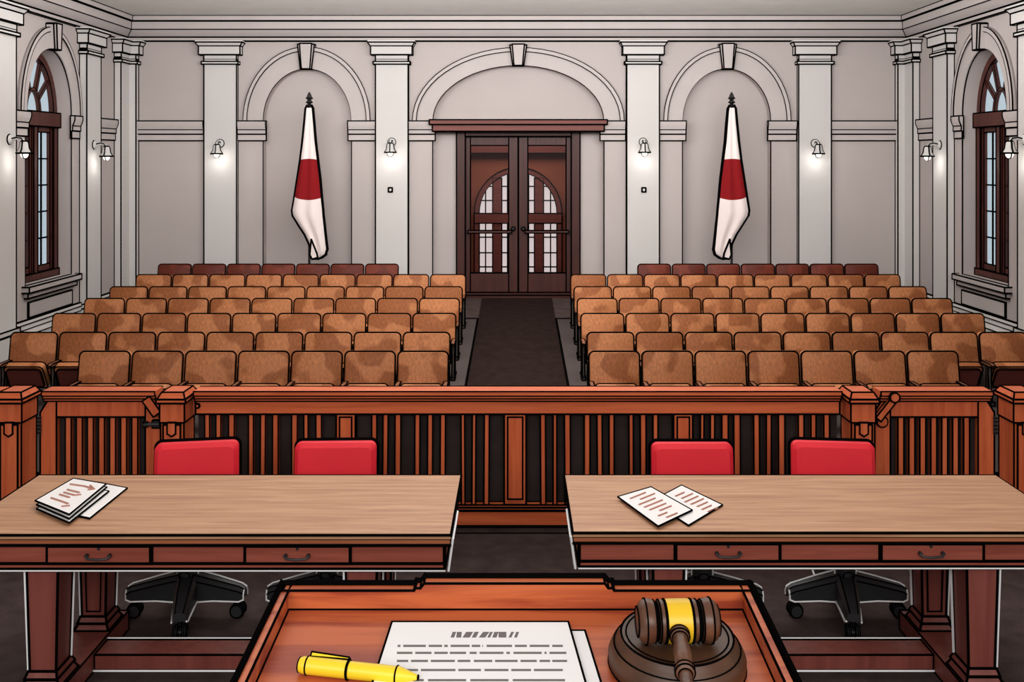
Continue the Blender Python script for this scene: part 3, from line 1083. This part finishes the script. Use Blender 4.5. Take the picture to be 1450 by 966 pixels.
def gate(x0, x1, s, label, hinge_right):
    xc = (x0 + x1) / 2
    O = (xc, RY, 0)
    root = thing('railing_gate', O, label, 'gate', 'swing gates of the bar railing')
    zt, zb = rzv(589), rzv(676)
    zbot = 0.10
    m = MB(KR, O); top_cap(m, x0 + 0.03, x1 - 0.03); m.build('top_cap', RAIL, root)
    m = MB(KR, O)
    m.box(x0 + 0.11, x1 - 0.11, RY - 0.03, RY + 0.03, zt, ZFAS)
    # stiles with clipped shoulders
    sl0, sl1 = x0 + 0.11, x1 - 0.11
    for a, b, sg in ((x0, sl0, 1), (x1, sl1, -1)):
        P = [(a, zbot), (b, zbot), (b, ZFAS), (a + sg * 0.05, ZFAS), (a, ZFAS - 0.08)]
        if sg < 0:
            P = P[::-1]
        m.prism(P, lambda u, v, n: Vector((u, n, v)), RY - 0.03, RY + 0.03)
    m.box(sl0, sl1, RY - 0.03, RY + 0.03, zbot, 0.36)
    m.build('frame', RAILV, root)
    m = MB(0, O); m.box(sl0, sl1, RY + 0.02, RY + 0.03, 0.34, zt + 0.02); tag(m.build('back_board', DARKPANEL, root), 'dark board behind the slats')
    n = 8
    step = (sl1 - sl0) / n
    for i in range(1, n):
        c = sl0 + step * i
        m = MB(0, O); m.box(c - 0.020, c + 0.020, RY - 0.02, RY + 0.015, 0.36, zt)
        for q in (-0.02, 0.02):
            m.line([(c + q, RY - 0.02, 0.36), (c + q, RY - 0.02, zt)], KR)
        m.build('slat', RAILV, root)
    # hardware
    if not hinge_right:
        m = MB(KR * 0.8, O)
        zl = rzv(598)
        m.box(x1 - 0.055, x1 + 0.0, RY - 0.052, RY - 0.03, zl - 0.025, zl + 0.025)
        m.tube([(x1 - 0.10, RY - 0.055, zl), (x1 - 0.005, RY - 0.055, zl)], 0.014, 8)
        m.lathe([(0.0, -0.02), (0.016, -0.014), (0.020, 0.0), (0.016, 0.014), (0.0, 0.02)], Matrix.Translation((x1 - 0.10, RY - 0.055, zl)), 10)
        m.build('bolt', [IRON, INK], root)
        m = MB(KR * 0.9, O)
        M = Matrix.Translation((x1 - 0.05, RY - 0.05, ZCAP - 0.10)) @ Matrix.Rotation(math.radians(-35), 4, 'Y')
        m.box(-0.03, 0.03, -0.03, 0.03, -0.065, 0.065, M=M)
        m.build('bracket', RAILV, root)
    else:
        m = MB(KR * 0.9, O)
        zl = rzv(595)
        R = Matrix.Translation((x0 + 0.05, RY - 0.03, zl)) @ Matrix.Rotation(PI / 2, 4, 'X')
        m.lathe([(0.0, 0.0), (0.036, 0), (0.036, 0.018), (0.02, 0.024), (0.0, 0.024)], R, 18)
        m.build('round_latch', RAILV, root)
        m = MB(KR * 0.9, O)
        M = Matrix.Translation((x0 + 0.075, RY - 0.055, ZCAP - 0.11)) @ Matrix.Rotation(math.radians(38), 4, 'Y')
        m.box(-0.022, 0.022, -0.02, 0.02, -0.10, 0.085, M=M)
        m.lathe([(0.0, 0.0), (0.032, 0), (0.032, 0.02), (0.0, 0.02)], Matrix.Translation((x0 + 0.115, RY - 0.08, ZCAP - 0.035)) @ Matrix.Rotation(PI / 2, 4, 'X'), 16)
        m.build('bracket', RAILV, root)
    m = MB(KR * 0.6, O)
    hx = x1 if hinge_right else x0
    for zz in (0.72, 0.30):
        m = MB(0, O)
        m.tube([(hx, RY - 0.04, zz - 0.06), (hx, RY - 0.04, zz + 0.06)], 0.012, 8)
        for j in range(5):
            m.line([(hx - 0.012, RY - 0.05, zz - 0.05 + j * 0.025), (hx + 0.012, RY - 0.05, zz - 0.05 + j * 0.025)], 0.003)
        m.build('hinge', [IRON, INK], root)


gate(rx(60), rx(231), -1, 'cherry-wood swing gate with slats at the left end', False)
gate(rx(1235.5), rx(1405), 1, 'cherry-wood swing gate with slats at the right end', True)
for s, lb in ((-1, 'stub of railing running out of the picture at the left edge'), (1, 'stub of railing running out of the picture at the right edge')):
    xa, xb = sorted((s * 3.49, s * 4.6))
    xm = s * 4.0
    O = (xm, RY, 0)
    root = thing('railing_stub', O, lb, 'railing', 'railing stubs beyond the gates')
    m = MB(KR, O); top_cap(m, xa, xb); m.build('top_cap', RAIL, root)
    m = MB(KR, O); m.box(xa, xb, RY - 0.03, RY + 0.03, 0.0, ZFAS); m.build('panel', RAILV, root)

# ------------------------------------------------------------------ counsel desks
TZ = 0.82
KD = 0.0042


def tab(x, y):
    d = F * (HC - TZ) / (y - 225)
    return Vector((px(x, d), d, TZ))


def desk(name_label, xi, xo, yb, yf, trestles, seams, drawers, handles):
    s = -1 if xo < 0 else 1
    xc = (xi + xo) / 2
    O = (xc, (yb + yf) / 2, 0)
    root = thing('desk', O, name_label, 'desk')
    def rim(m, z, e, r):
        m.line([(xi - s * e, yf - e, z), (xo + s * e, yf - e, z), (xo + s * e, yb + e, z), (xi - s * e, yb + e, z)], r, closed=True)
    m = MB(0, O)
    m.box(xi, xo, yf, yb, TZ - 0.022, TZ)
    rim(m, TZ - 0.004, 0.0, 0.0058)
    m.build('desktop', [TOP, INK], root)
    m = MB(0, O)
    m.box(xi + 0.004 * s, xo - 0.004 * s, yf + 0.004, yb - 0.004, TZ - 0.054, TZ - 0.022)
    rim(m, TZ - 0.0235, -0.003, 0.0026)
    rim(m, TZ - 0.051, -0.003, 0.0058)
    m.build('edge_band', [EDGE, INK], root)
    # apron
    zt, zb = TZ - 0.054, TZ - 0.165
    ai, ao = xi + s * 0.03, xo - s * 0.03
    m = MB(KD, O)
    m.hexa([(min(ai, ao), yf + 0.03, zb), (max(ai, ao), yf + 0.03, zb), (max(ai, ao), yb - 0.03, zb), (min(ai, ao), yb - 0.03, zb)],
           [(min(ai, ao), yf + 0.03, zt), (max(ai, ao), yf + 0.03, zt), (max(ai, ao), yb - 0.03, zt), (min(ai, ao), yb - 0.03, zt)], 0.006)
    m.box(ai, ao, yf + 0.022, yf + 0.03, zb, zb + 0.022)
    for sx in seams:
        x = px(sx, yf + 0.03)
        m.line([(x, yf + 0.028, zb + 0.02), (x, yf + 0.028, zt)], KD * 0.9)
    # white drawn contour under the apron
    for x0, x1 in ((min(ai, ao), max(ai, ao)),):
        m.line([(x0, yf + 0.03, zb - 0.011), (x1, yf + 0.03, zb - 0.011)], 0.005, 2)
    m.line([(xi - s * 0.010, yf + 0.0, TZ - 0.02), (xi + s * 0.012, yf + 0.03, zb - 0.011)], 0.0042, 2)
    m.line([(xi - s * 0.010, yf + 0.0, TZ - 0.02), (xi - s * 0.010, yf + 0.34, TZ - 0.02)], 0.0042, 2)
    m.build('apron', [APRON, INK, WHITE_LINE], root)
    for (a, b), hx in zip(drawers, handles):
        m = MB(KD, O)
        x0, x1 = px(a, yf + 0.03), px(b, yf + 0.03)
        m.box(x0, x1, yf + 0.018, yf + 0.06, zb + 0.026, zt - 0.008)
        dr = m.build('drawer', APRON, root)
        hxx = px(hx, yf + 0.02)
        zc = zb + 0.060
        m = MB(0, O)
        for q in (-1, 1):
            m.lathe([(0.0, 0), (0.009, 0), (0.009, 0.015), (0.0, 0.015)], Matrix.Translation((hxx + q * 0.052, yf + 0.018, zc + 0.004)) @ Matrix.Rotation(PI / 2, 4, 'X'), 10)
        m.tube([(hxx - 0.055, yf + 0.006, zc + 0.004), (hxx - 0.045, yf - 0.002, zc - 0.006), (hxx, yf - 0.004, zc - 0.009), (hxx + 0.045, yf - 0.002, zc - 0.006), (hxx + 0.055, yf + 0.006, zc + 0.004)], 0.0055, 8)
        tag(m.build('handle', [IRON, INK], dr), 'black iron drawer handle')
        m = MB(0, O)
        m.lathe([(0.0, 0), (0.007, 0), (0.007, 0.004), (0.0, 0.004)], Matrix.Translation((hxx, yf + 0.018, zt - 0.018)) @ Matrix.Rotation(PI / 2, 4, 'X'), 10)
        tag(m.build('keyhole', [IRON, INK], dr), 'black keyhole plate')
    # trestles: a runner on the floor carrying a front and a back leg
    for t in trestles:
        m = MB(KD, O)
        m.box(t - 0.10, t + 0.10, yf - 0.02, yb - 0.02, 0.0, 0.10)
        m.build('runner', LEG, root)
        for yy, dp in ((yf + 0.14, 0.15), (yb - 0.16, 0.13)):
            m = MB(KD * 1.15, O)
            m.frustum(t, yy, 0.118, dp * 0.9, 0.145, dp, 0.10, zb)
            m.frustum(t, yy, 0.175, dp + 0.05, 0.14, dp + 0.01, 0.10, 0.135)
            m.frustum(t, yy, 0.150, dp + 0.03, 0.130, dp, 0.135, 0.165)
            f0, f1 = yy - dp * 0.45 - 0.004, yy - dp * 0.5 - 0.004
            if dp < 0.14:
                m.line([(t - 0.035, f0, 0.19), (t + 0.035, f0, 0.19), (t + 0.045, f1, zb - 0.01), (t - 0.045, f1, zb - 0.01)], KD * 0.8, closed=True)
            # white drawn contour outside the dark one
            for q in (-1, 1):
                e = -1 if q * t > 0 else 1
                m.line([(t + q * 0.069, yy + e * dp * 0.45, 0.17), (t + q * 0.082, yy + e * dp * 0.5, zb - 0.01)], 0.0038, 2)
            m.build('leg', [LEG, INK, WHITE_LINE], root)
    m = MB(KD, O)
    ym = 4.85
    a, b = sorted(trestles)
    m.box(a + 0.10, b - 0.10, ym - 0.075, ym + 0.075, 0.004, 0.08)
    for yq, zq in ((ym - 0.082, 0.0045), (ym + 0.082, 0.084)):
        m.line([(a + 0.10, yq, zq), (b - 0.10, yq, zq)], 0.0042, 2)
    m.build('stretcher', [LEG, INK, WHITE_LINE], root)
    return root


desk('long oak-topped desk left of the centre gap, in front of the railing', -0.30, -2.57, 5.22, 4.394, (-0.715, -2.18), (67, 216, 346, 497), ((68, 214), (348, 496)), (140, 421))
desk('long oak-topped desk right of the centre gap, in front of the railing', 0.255, 2.575, 5.22, 4.42, (0.70, 2.15), (955, 1105, 1245, 1393), ((957, 1103), (1247, 1391)), (1031, 1318))

# papers on the desks
def sheet(pts, z, label, lines, ink=0.0028, grp=None):
    """a sheet of paper lying flat, with handwriting strokes (pixel polylines)"""
    P = [tab(*p) for p in pts]
    c = sum(P, Vector()) / 4
    c.z = z
    O = tuple(c)
    lo = [Vector((p.x, p.y, z)) for p in P]
    hi = [Vector((p.x, p.y, z + 0.003)) for p in P]
    m = MB(ink, O)
    m.loft([lo, hi])
    if lines:
        root = thing('paper_sheet', O, label, 'paper', grp)
        m.build('sheet', [PAPER, INK], root)
        m = MB(0, O)
        for ln in lines:
            q = [tab(*p) for p in ln]
            m.line([Vector((p.x, p.y, z + 0.0035)) for p in q], 0.0045, 0)
        m.build('handwriting', [SCRIB], root)
    else:
        o = m.build('paper_sheet', [PAPER, INK], None, O)
        tag(o, label, 'paper', grp)


g = 'papers on the left desk'
sheet([(139, 685), (180, 693), (127, 736), (88, 728)], TZ + 0.004, 'lone white sheet under the right side of the left desk stack', None, grp=g)
sheet([(105, 691), (154, 700), (98, 745), (52, 725)], TZ + 0.013, 'lowest white sheet of the stack on the left desk', None, grp=g)
sheet([(104, 689), (151, 697), (98, 742), (52, 722)], TZ + 0.0225, 'middle white sheet of the stack on the left desk', None, grp=g)
sheet([(104, 687), (150, 695), (98, 739), (50, 719)], TZ + 0.032, 'top sheet of the left desk stack, with brown scribbles', [
    [(100, 696), (120, 699), (133, 703)], [(125, 704), (133, 703), (128, 698)], [(96, 704), (112, 708)], [(91, 708), (106, 712), (114, 711)],
    [(85, 711), (98, 715)], [(73, 716), (88, 721), (96, 724)], [(88, 728), (98, 727)]], grp=g)
g = 'papers on the right desk'


def strokes(p0, du, dv, rows):
    out = []
    for k, (a, b) in enumerate(rows):
        q = (p0[0] + dv[0] * k, p0[1] + dv[1] * k)
        out.append([(q[0] + du[0] * a, q[1] + du[1] * a), (q[0] + du[0] * b, q[1] + du[1] * b)])
    return out


sheet([(965, 689), (1023, 717), (975, 746), (922, 712)], TZ + 0.004, 'right sheet on the right desk, tucked under the other', strokes((957, 705), (22, -10), (6.6, 4.2), [(0, 0.5), (0.1, 0.75), (0.0, 0.8), (0.1, 0.85), (0.2, 0.8), (0.2, 0.75), (0.3, 0.85)]), grp=g)
sheet([(922, 694), (980, 727), (932, 750), (875, 708)], TZ + 0.013, 'left sheet on the right desk, lying over the other', strokes((893, 711), (27, -11), (6.2, 4.3), [(0.0, 0.75), (0.3, 1.0), (0.0, 0.8), (0.05, 0.95), (0.1, 0.9), (0.4, 0.95), (0.1, 0.5), (0.3, 0.8)]), grp=g)

# ------------------------------------------------------------------ red office chairs
def make_chair(label):
    """faces the camera (-y); origin on the floor under the column"""
    root = thing('office_chair', (0, 0, 0), label, 'chair', 'red office chairs at the desks')
    m = MB(0.010, ang=50)
    o_ = rrect(-0.236, 0.236, 0.50, 0.862, 0.035)
    def sc(k, kz): return [(u * k, 0.70 + (v - 0.70) * kz) for u, v in o_]
    def back(u, v, n): return Vector((u * (1 - 0.03 * (v - 0.7)), 0.25 + n + (v - 0.5) * 0.10, v))
    m.loft([[back(u, v, 0.07) for u, v in o_], [back(u, v, 0.012) for u, v in o_], [back(u, v, -0.012) for u, v in sc(0.90, 0.86)]])
    m.build('backrest', [RED, INK], root)
    m = MB(0.008, ang=50)
    s_ = rrect(-0.235, 0.235, -0.22, 0.22, 0.06)
    m.loft([[Vector((u, v, 0.42)) for u, v in s_], [Vector((u, v, 0.47)) for u, v in s_], [Vector((u * 0.9, v * 0.9, 0.49)) for u, v in s_]])
    m.build('seat', [RED, INK], root)
    m = MB(0.005)
    m.box(-0.03, 0.03, 0.16, 0.27, 0.39, 0.42)
    m.hexa([(-0.03, 0.26, 0.39), (0.03, 0.26, 0.39), (0.03, 0.29, 0.39), (-0.03, 0.29, 0.39)], [(-0.03, 0.32, 0.62), (0.03, 0.32, 0.62), (0.03, 0.35, 0.62), (-0.03, 0.35, 0.62)])
    m.build('back_bracket', [BLACKP, INK], root)
    m = MB(0.004)
    m.lathe([(0.0, 0.20), (0.035, 0.20), (0.035, 0.40), (0.10, 0.40), (0.10, 0.42), (0.0, 0.42)], None, 20)
    m.build('column', [BLACKP, INK], root)
    m = MB(0.004)
    m.lathe([(0.0, 0.10), (0.052, 0.10), (0.055, 0.25), (0.046, 0.31), (0.0, 0.31)], None, 16)
    m.line([Vector((0.030 * math.cos(t), -0.058, 0.235 + 0.022 * math.sin(t))) for t in [2 * PI * i / 12 for i in range(13)]], 0.0025)
    for q in (-1, 1):
        m.line([(q * 0.058, 0.0, 0.215), (q * 0.056, 0, 0.31)], 0.0036, 2)
    m.build('base_hub', [BLACKP, INK, WHITE_LINE], root)
    for a in (281, 356, 98, 184):
        R = Matrix.Rotation(math.radians(a), 4, 'Z')
        m = MB(0.0)
        def T(p): return R @ Vector(p)
        sec = [(0.02, 0.058, 0.095, 0.235), (0.16, 0.050, 0.105, 0.205), (0.30, 0.038, 0.10, 0.170), (0.325, 0.034, 0.11, 0.155)]
        loops = [[T((r_, -w_, z0)), T((r_, w_, z0)), T((r_, w_, z1 - 0.02)), T((r_, w_ * 0.6, z1)), T((r_, -w_ * 0.6, z1)), T((r_, -w_, z1 - 0.02))] for r_, w_, z0, z1 in sec]
        m.loft(loops, 0)
        side = a in (356, 184)
        bq = 1 if T((0, 1, 0)).y > 0 else -1        # which long side faces away from the bench
        for q in (-1, 1):
            if side:
                m.line([T((r_, q * w_ * (1 if q == bq else 1.0), z1 - 0.02)) for r_, w_, z0, z1 in sec], 0.0034)
                m.line([T((r_, q * w_, z0 - 0.004)) for r_, w_, z0, z1 in sec], 0.0038, 2 if q != bq else 1)
                m.line([T((r_, q * w_ * 0.6, z1 + 0.004)) for r_, w_, z0, z1 in sec], 0.0038 if q == bq else 0.0028, 2 if q == bq else 1)
            else:
                m.line([T((r_, q * w_ * 0.6, z1)) for r_, w_, z0, z1 in sec], 0.0028)
                m.line([T((r_, q * (w_ + 0.004), z0)) for r_, w_, z0, z1 in sec], 0.0038, 2)
        e_ = sec[-1]
        if side:
            m.line([T((e_[0], e_[1], e_[2])), T((e_[0], e_[1], e_[3] - 0.02)), T((e_[0], e_[1] * 0.6, e_[3]))], 0.0036, 2)
            m.line([T((e_[0], -e_[1], e_[2])), T((e_[0], -e_[1], e_[3] - 0.02)), T((e_[0], -e_[1] * 0.6, e_[3]))], 0.0036, 2)
        arm = m.build('base_arm', [BLACKP, INK, WHITE_LINE], root)
        m = MB(0.003)
        C = R @ Matrix.Translation((0.285, 0, 0))
        m.lathe([(0.0, 0.07), (0.012, 0.07), (0.012, 0.12), (0.0, 0.12)], C, 8)
        for q in (-0.022, 0.022):
            m.lathe([(0.0, -0.010), (0.034, -0.010), (0.038, 0.0), (0.034, 0.010), (0.0, 0.010)], C @ Matrix.Translation((0, q, 0.0385)) @ Matrix.Rotation(PI / 2, 4, 'X'), 16)
        m.tube([C @ Vector((0, -0.02, 0.0385)), C @ Vector((0, 0.02, 0.0385))], 0.012, 8)
        m.build('caster', [BLACKP, INK], arm)
    return root


ch = make_chair('red office chair behind the left desk, farthest left')
ch.location = (-1.82, 5.37, 0)


def swivel(chair, a):
    for q in chair.children:
        if q.name.startswith(('backrest', 'seat', 'back_bracket')):
            q.rotation_euler = (0, 0, a)


swivel(ch, 0.16)
for x, y, h, rz_, lb in ((-1.05, 5.37, 0.0, 0.03, 'red office chair behind the left desk, nearer the centre gap'),
                         (1.02, 5.35, 0.03, 0.0, 'red office chair behind the right desk, nearer the centre gap'),
                         (1.815, 5.37, 0.03, -0.10, 'red office chair behind the right desk, farthest right')):
    c = copy_tree(ch)
    c.location = (x, y, 0)
    swivel(c, rz_)
    c['label'] = lb
    if x > 0:                                   # the star base is turned a little the other way
        fr = [q for q in c.children if q.name.startswith('base_arm')][0]
        fr.rotation_euler = (0, 0, math.radians(-22))

# ------------------------------------------------------------------ the judge's bench
KB = 0.0016


def tray(x, y):
    """point of the sloping writing surface under a pixel"""
    d = 0.8288 / ((y - 225) / F + 0.06)
    return Vector((px(x, d), d, 1.786 - 0.06 * (1.58 - d)))


def trz(d): return 1.786 - 0.06 * (1.58 - d)


BO = (0, 1.35, 0.72)
root = thing('judge_bench', BO, "cherry-wood judge's bench with a raised rim in the foreground", 'bench')
XL, XR = -0.372, 0.368
YF_, YN_ = 1.58, 1.02
m = MB(KB, BO)
m.hexa([(XL, YN_, trz(YN_) - 0.03), (XR, YN_, trz(YN_) - 0.03), (XR, YF_, trz(YF_) - 0.03), (XL, YF_, trz(YF_) - 0.03)],
       [(XL, YN_, trz(YN_)), (XR, YN_, trz(YN_)), (XR, YF_, trz(YF_)), (XL, YF_, trz(YF_))])
m.build('writing_surface', BENCH, root)
# far rim: stepped up in the middle
zt = pz(829, 1.6)
zm = pz(819, 1.6)
m = MB(KB, BO)
x = lambda q: px(q, 1.6)
P = [(x(404), 1.70), (x(1062), 1.70), (x(1062), zt), (x(868), zt), (x(866), zt + 0.004), (x(860), zt + 0.004), (x(855), zm), (x(602), zm), (x(597), zt + 0.004), (x(590), zt + 0.004), (x(588), zt), (x(404), zt)]
m.prism(P, lambda u, v, n: Vector((u, n, v)), 1.58, 1.602)
hi = [(u, 1.604, v + 0.002) for u, v in P[2:]]
m.line(hi, 0.0042)
m.build('back_rim', BENCH, root)
for s, q0, q1, nm in ((-1, XL - 0.014, XL, 'l'), (1, XR, XR + 0.014, 'r')):
    m = MB(KB, BO)
    a, b = min(q0, q1), max(q0, q1)
    m.hexa([(a, YN_, 1.70), (b, YN_, 1.70), (b, 1.602, 1.70), (a, 1.602, 1.70)],
           [(a, YN_, trz(YN_) + 0.03), (b, YN_, trz(YN_) + 0.03), (b, 1.602, zt), (a, 1.602, zt)])
    o_ = a if s < 0 else b
    m.line([(o_ + s * 0.003, YN_, trz(YN_) + 0.031), (o_ + s * 0.003, 1.604, zt + 0.002)], 0.0042)
    m.build('side_rim', BENCH, root)
m = MB(0.004, BO)
m.box(XL + 0.01, XR - 0.01, YN_ + 0.10, 1.59, 0.74, 1.715)
m.box(XL - 0.03, XR + 0.03, YN_ + 0.08, 1.63, 0.72, 0.80)
m.box(XL + 0.06, XR - 0.06, 1.585, 1.605, 0.88, 1.62)
m.build('cabinet', RAILV, root)

# papers on the bench
def bench_sheet(pts_, dz, label, text):
    P = [Vector((a, b, trz(b) + dz)) for a, b in pts_]
    c = sum(P, Vector()) / 4
    O = tuple(c)
    m = MB(0.0012, O)
    m.loft([P, [p + Vector((0, 0, 0.0015)) for p in P]])
    if not text:
        o = m.build('paper_sheet', [PAPER, INK], None, O)
        tag(o, label, 'paper', 'papers on the bench')
        return
    root = thing('paper_sheet', O, label, 'paper', 'papers on the bench')
    m.build('sheet', [PAPER, INK], root)
    m = MB(0, O)
    zz = dz + 0.0017

    def dash(xa, xb, y, h=3.0, skew=0.0):
        q = [tray(xa, y + h / 2), tray(xb, y + h / 2), tray(xb + skew, y - h / 2), tray(xa + skew, y - h / 2)]
        lo = [Vector((p.x, p.y, p.z + dz + 0.001)) for p in q]
        hi_ = [Vector((p.x, p.y, p.z + zz)) for p in q]
        m.loft([lo, hi_], 0)
    # slanted illegible heading
    q = 638
    for wdt, gap, sk in ((5, 3, 3), (7, 2, 1), (10, 3, 5), (6, 4, 4), (9, 3, 6), (4, 3, 4), (6, 3, 3), (11, 3, 0), (4, 4, 4), (4, 0, 3)):
        dash(q, q + wdt, 906, 8, sk)
        q += wdt + gap
    m.build('heading_text', [PRINT], root)
    m = MB(0, O)
    rows = [(922, [(563, 567), (571, 603), (607, 626), (629, 634), (638, 665), (668, 680), (683, 684), (689, 725), (729, 746), (750, 778), (782, 797)]),
            (932, [(562, 584), (588, 611), (615, 634), (637, 660), (665, 675), (679, 713), (717, 722), (727, 767), (771, 774), (778, 802)]),
            (943.5, [(562, 578), (582, 606), (610, 644), (648, 666), (671, 697), (701, 733), (737, 760), (764, 779), (782, 803)]),
            (956.5, [(560, 592), (596, 645), (649, 681), (686, 720), (724, 752), (756, 797)]),
            (971, [(556, 600), (606, 660), (666, 720), (726, 800)]), (987, [(552, 620), (626, 700), (706, 804)])]
    for y, ds in rows:
        for a, b in ds:
            dash(a, b, y)
    m.build('printed_text', [PRINT], root)


bench_sheet([(-0.16, 1.12), (0.145, 1.12), (0.106, 1.513), (-0.17, 1.513)], 0.0015, 'blank sheet peeking out under the printed sheet on the bench', False)
bench_sheet([(-0.215, 1.12), (0.122, 1.12), (0.081, 1.53), (-0.197, 1.53)], 0.006, 'printed sheet of grey dashes lying on the bench', True)

# pen
A = tray(428, 954); B = tray(592, 972)
A.z += 0.0125; B.z += 0.0125
L = (B - A).length
root = thing('pen', tuple(A - Vector((0, 0, 0.0125))), 'yellow ballpoint pen lying at the lower left of the bench', 'pen')
root_off = A - Vector((0, 0, 0.0125))
R = Vector((0, 0, 1)).rotation_difference((B - A).normalized()).to_matrix().to_4x4()
T = Matrix.Translation(A) @ R
r0 = 0.0120
m = MB(0.0009, root_off)
m.lathe([(0.0, 0.008), (r0, 0.008), (r0, L * 0.40), (r0 * 0.98, L * 0.40), (r0 * 0.98, L * 0.82), (0.0, L * 0.82)], T, 24)
for t in (0.40,):
    m.lathe([(0.0, L * t), (r0 * 1.06, L * t), (r0 * 1.06, L * t + 0.0015), (0.0, L * t + 0.0015)], T, 24)
m.build('barrel', [YELLOW, INK], root)
m = MB(0.0009, root_off)
m.lathe([(0.0, -0.004), (r0 * 0.8, -0.004), (r0 * 0.98, 0.002), (r0 * 0.98, 0.008), (0.0, 0.008)], T, 24)
m.build('end_cap', [YELLOW, INK], root)
m = MB(0.0009, root_off)
m.lathe([(0.0, L * 0.82), (r0 * 1.02, L * 0.82), (r0, L * 0.835), (r0 * 0.25, L), (0.0, L)], T, 24)
m.build('tip_cone', [YELLOW, INK], root)
m = MB(0.0009, root_off)
up = T.to_3x3().inverted() @ Vector((0, 0.75, 0.66))
up.z = 0; up.normalize()
sd = Vector((0, 0, 1)).cross(up)
def cl(a, b, z): return T @ (sd * a + up * b + Vector((0, 0, z)))
m.loft([[cl(-0.004, r0 * 0.95, 0.01), cl(0.004, r0 * 0.95, 0.01), cl(0.004, r0 + 0.006, 0.01), cl(-0.004, r0 + 0.006, 0.01)],
        [cl(-0.003, r0 + 0.001, L * 0.39), cl(0.003, r0 + 0.001, L * 0.39), cl(0.003, r0 + 0.004, L * 0.39), cl(-0.003, r0 + 0.004, L * 0.39)]])
m.build('clip', [YELLOW, INK], root)

# sound block and gavel
bd = 1.42
bc = Vector((px(958, bd), bd, trz(bd)))
tilt = Matrix.Rotation(math.atan(0.06), 4, 'X')
SB = Matrix.Translation(bc) @ tilt
m = MB(0.0013, bc, ang=30)
m.lathe([(0.0, 0.0), (0.094, 0.0), (0.099, 0.006), (0.100, 0.020), (0.096, 0.030), (0.086, 0.040), (0.083, 0.046), (0.081, 0.050), (0.0, 0.050)], SB, 56)
m.line([SB @ Vector((0.074 * math.cos(t), 0.074 * math.sin(t), 0.0505)) for t in [2 * PI * i / 48 for i in range(49)]], 0.0009)
m.line([SB @ Vector((0.0915 * math.cos(t), 0.0915 * math.sin(t), 0.0355)) for t in [2 * PI * i / 48 for i in range(49)]], 0.0009)
o = m.build('sound_block', [BLOCKW, INK], None, tuple(bc))
tag(o, 'round dark wooden sound block on the bench under the gavel', 'gavel block')

gc = SB @ Vector((-0.003, -0.022, 0.0505 + 0.0315))
root = thing('gavel', tuple(SB @ Vector((-0.003, -0.022, 0.0505))), 'brown wooden gavel with gold band resting on the sound block', 'gavel')
go = root.location.copy()
G = Matrix.Translation(gc) @ Matrix.Rotation(math.radians(2), 4, 'Z') @ Matrix.Rotation(PI / 2, 4, 'Y')
m = MB(0.0011, go, ang=28)
h = [(0.0, -0.058), (0.020, -0.058), (0.026, -0.054), (0.0305, -0.047), (0.0305, -0.040), (0.028, -0.034), (0.0245, -0.032), (0.0245, -0.029), (0.0285, -0.027), (0.0285, -0.020), (0.0265, -0.0185), (0.0265, 0.0185),
     (0.0285, 0.020), (0.0285, 0.027), (0.0245, 0.029), (0.0245, 0.032), (0.028, 0.034), (0.0305, 0.040), (0.0305, 0.047), (0.026, 0.054), (0.020, 0.058), (0.0, 0.058)]
m.lathe(h, G, 36)
m.build('head', [GAVELW, INK], root)
m = MB(0.0011, go, ang=28)
m.lathe([(0.0, -0.0185), (0.0292, -0.0185), (0.0298, -0.012), (0.0298, 0.012), (0.0292, 0.0185), (0.0, 0.0185)], G, 36)
tag(m.build('band', [GOLD, INK], root), 'gold metal band round the head')
hd = Vector((-0.08, -1.0, -0.10)).normalized()
H = Matrix.Translation(gc) @ Vector((0, 0, 1)).rotation_difference(hd).to_matrix().to_4x4()
m = MB(0.0010, go, ang=28)
m.lathe([(0.0, 0.015), (0.011, 0.015), (0.011, 0.030), (0.0135, 0.032), (0.0135, 0.040), (0.0105, 0.043), (0.0095, 0.05), (0.0125, 0.075), (0.0115, 0.10), (0.009, 0.108), (0.013, 0.112), (0.013, 0.120), (0.0085, 0.124),
         (0.008, 0.15), (0.011, 0.20), (0.0125, 0.225), (0.010, 0.245), (0.0, 0.25)], H, 24)
m.build('handle', [GAVELW, INK], root)
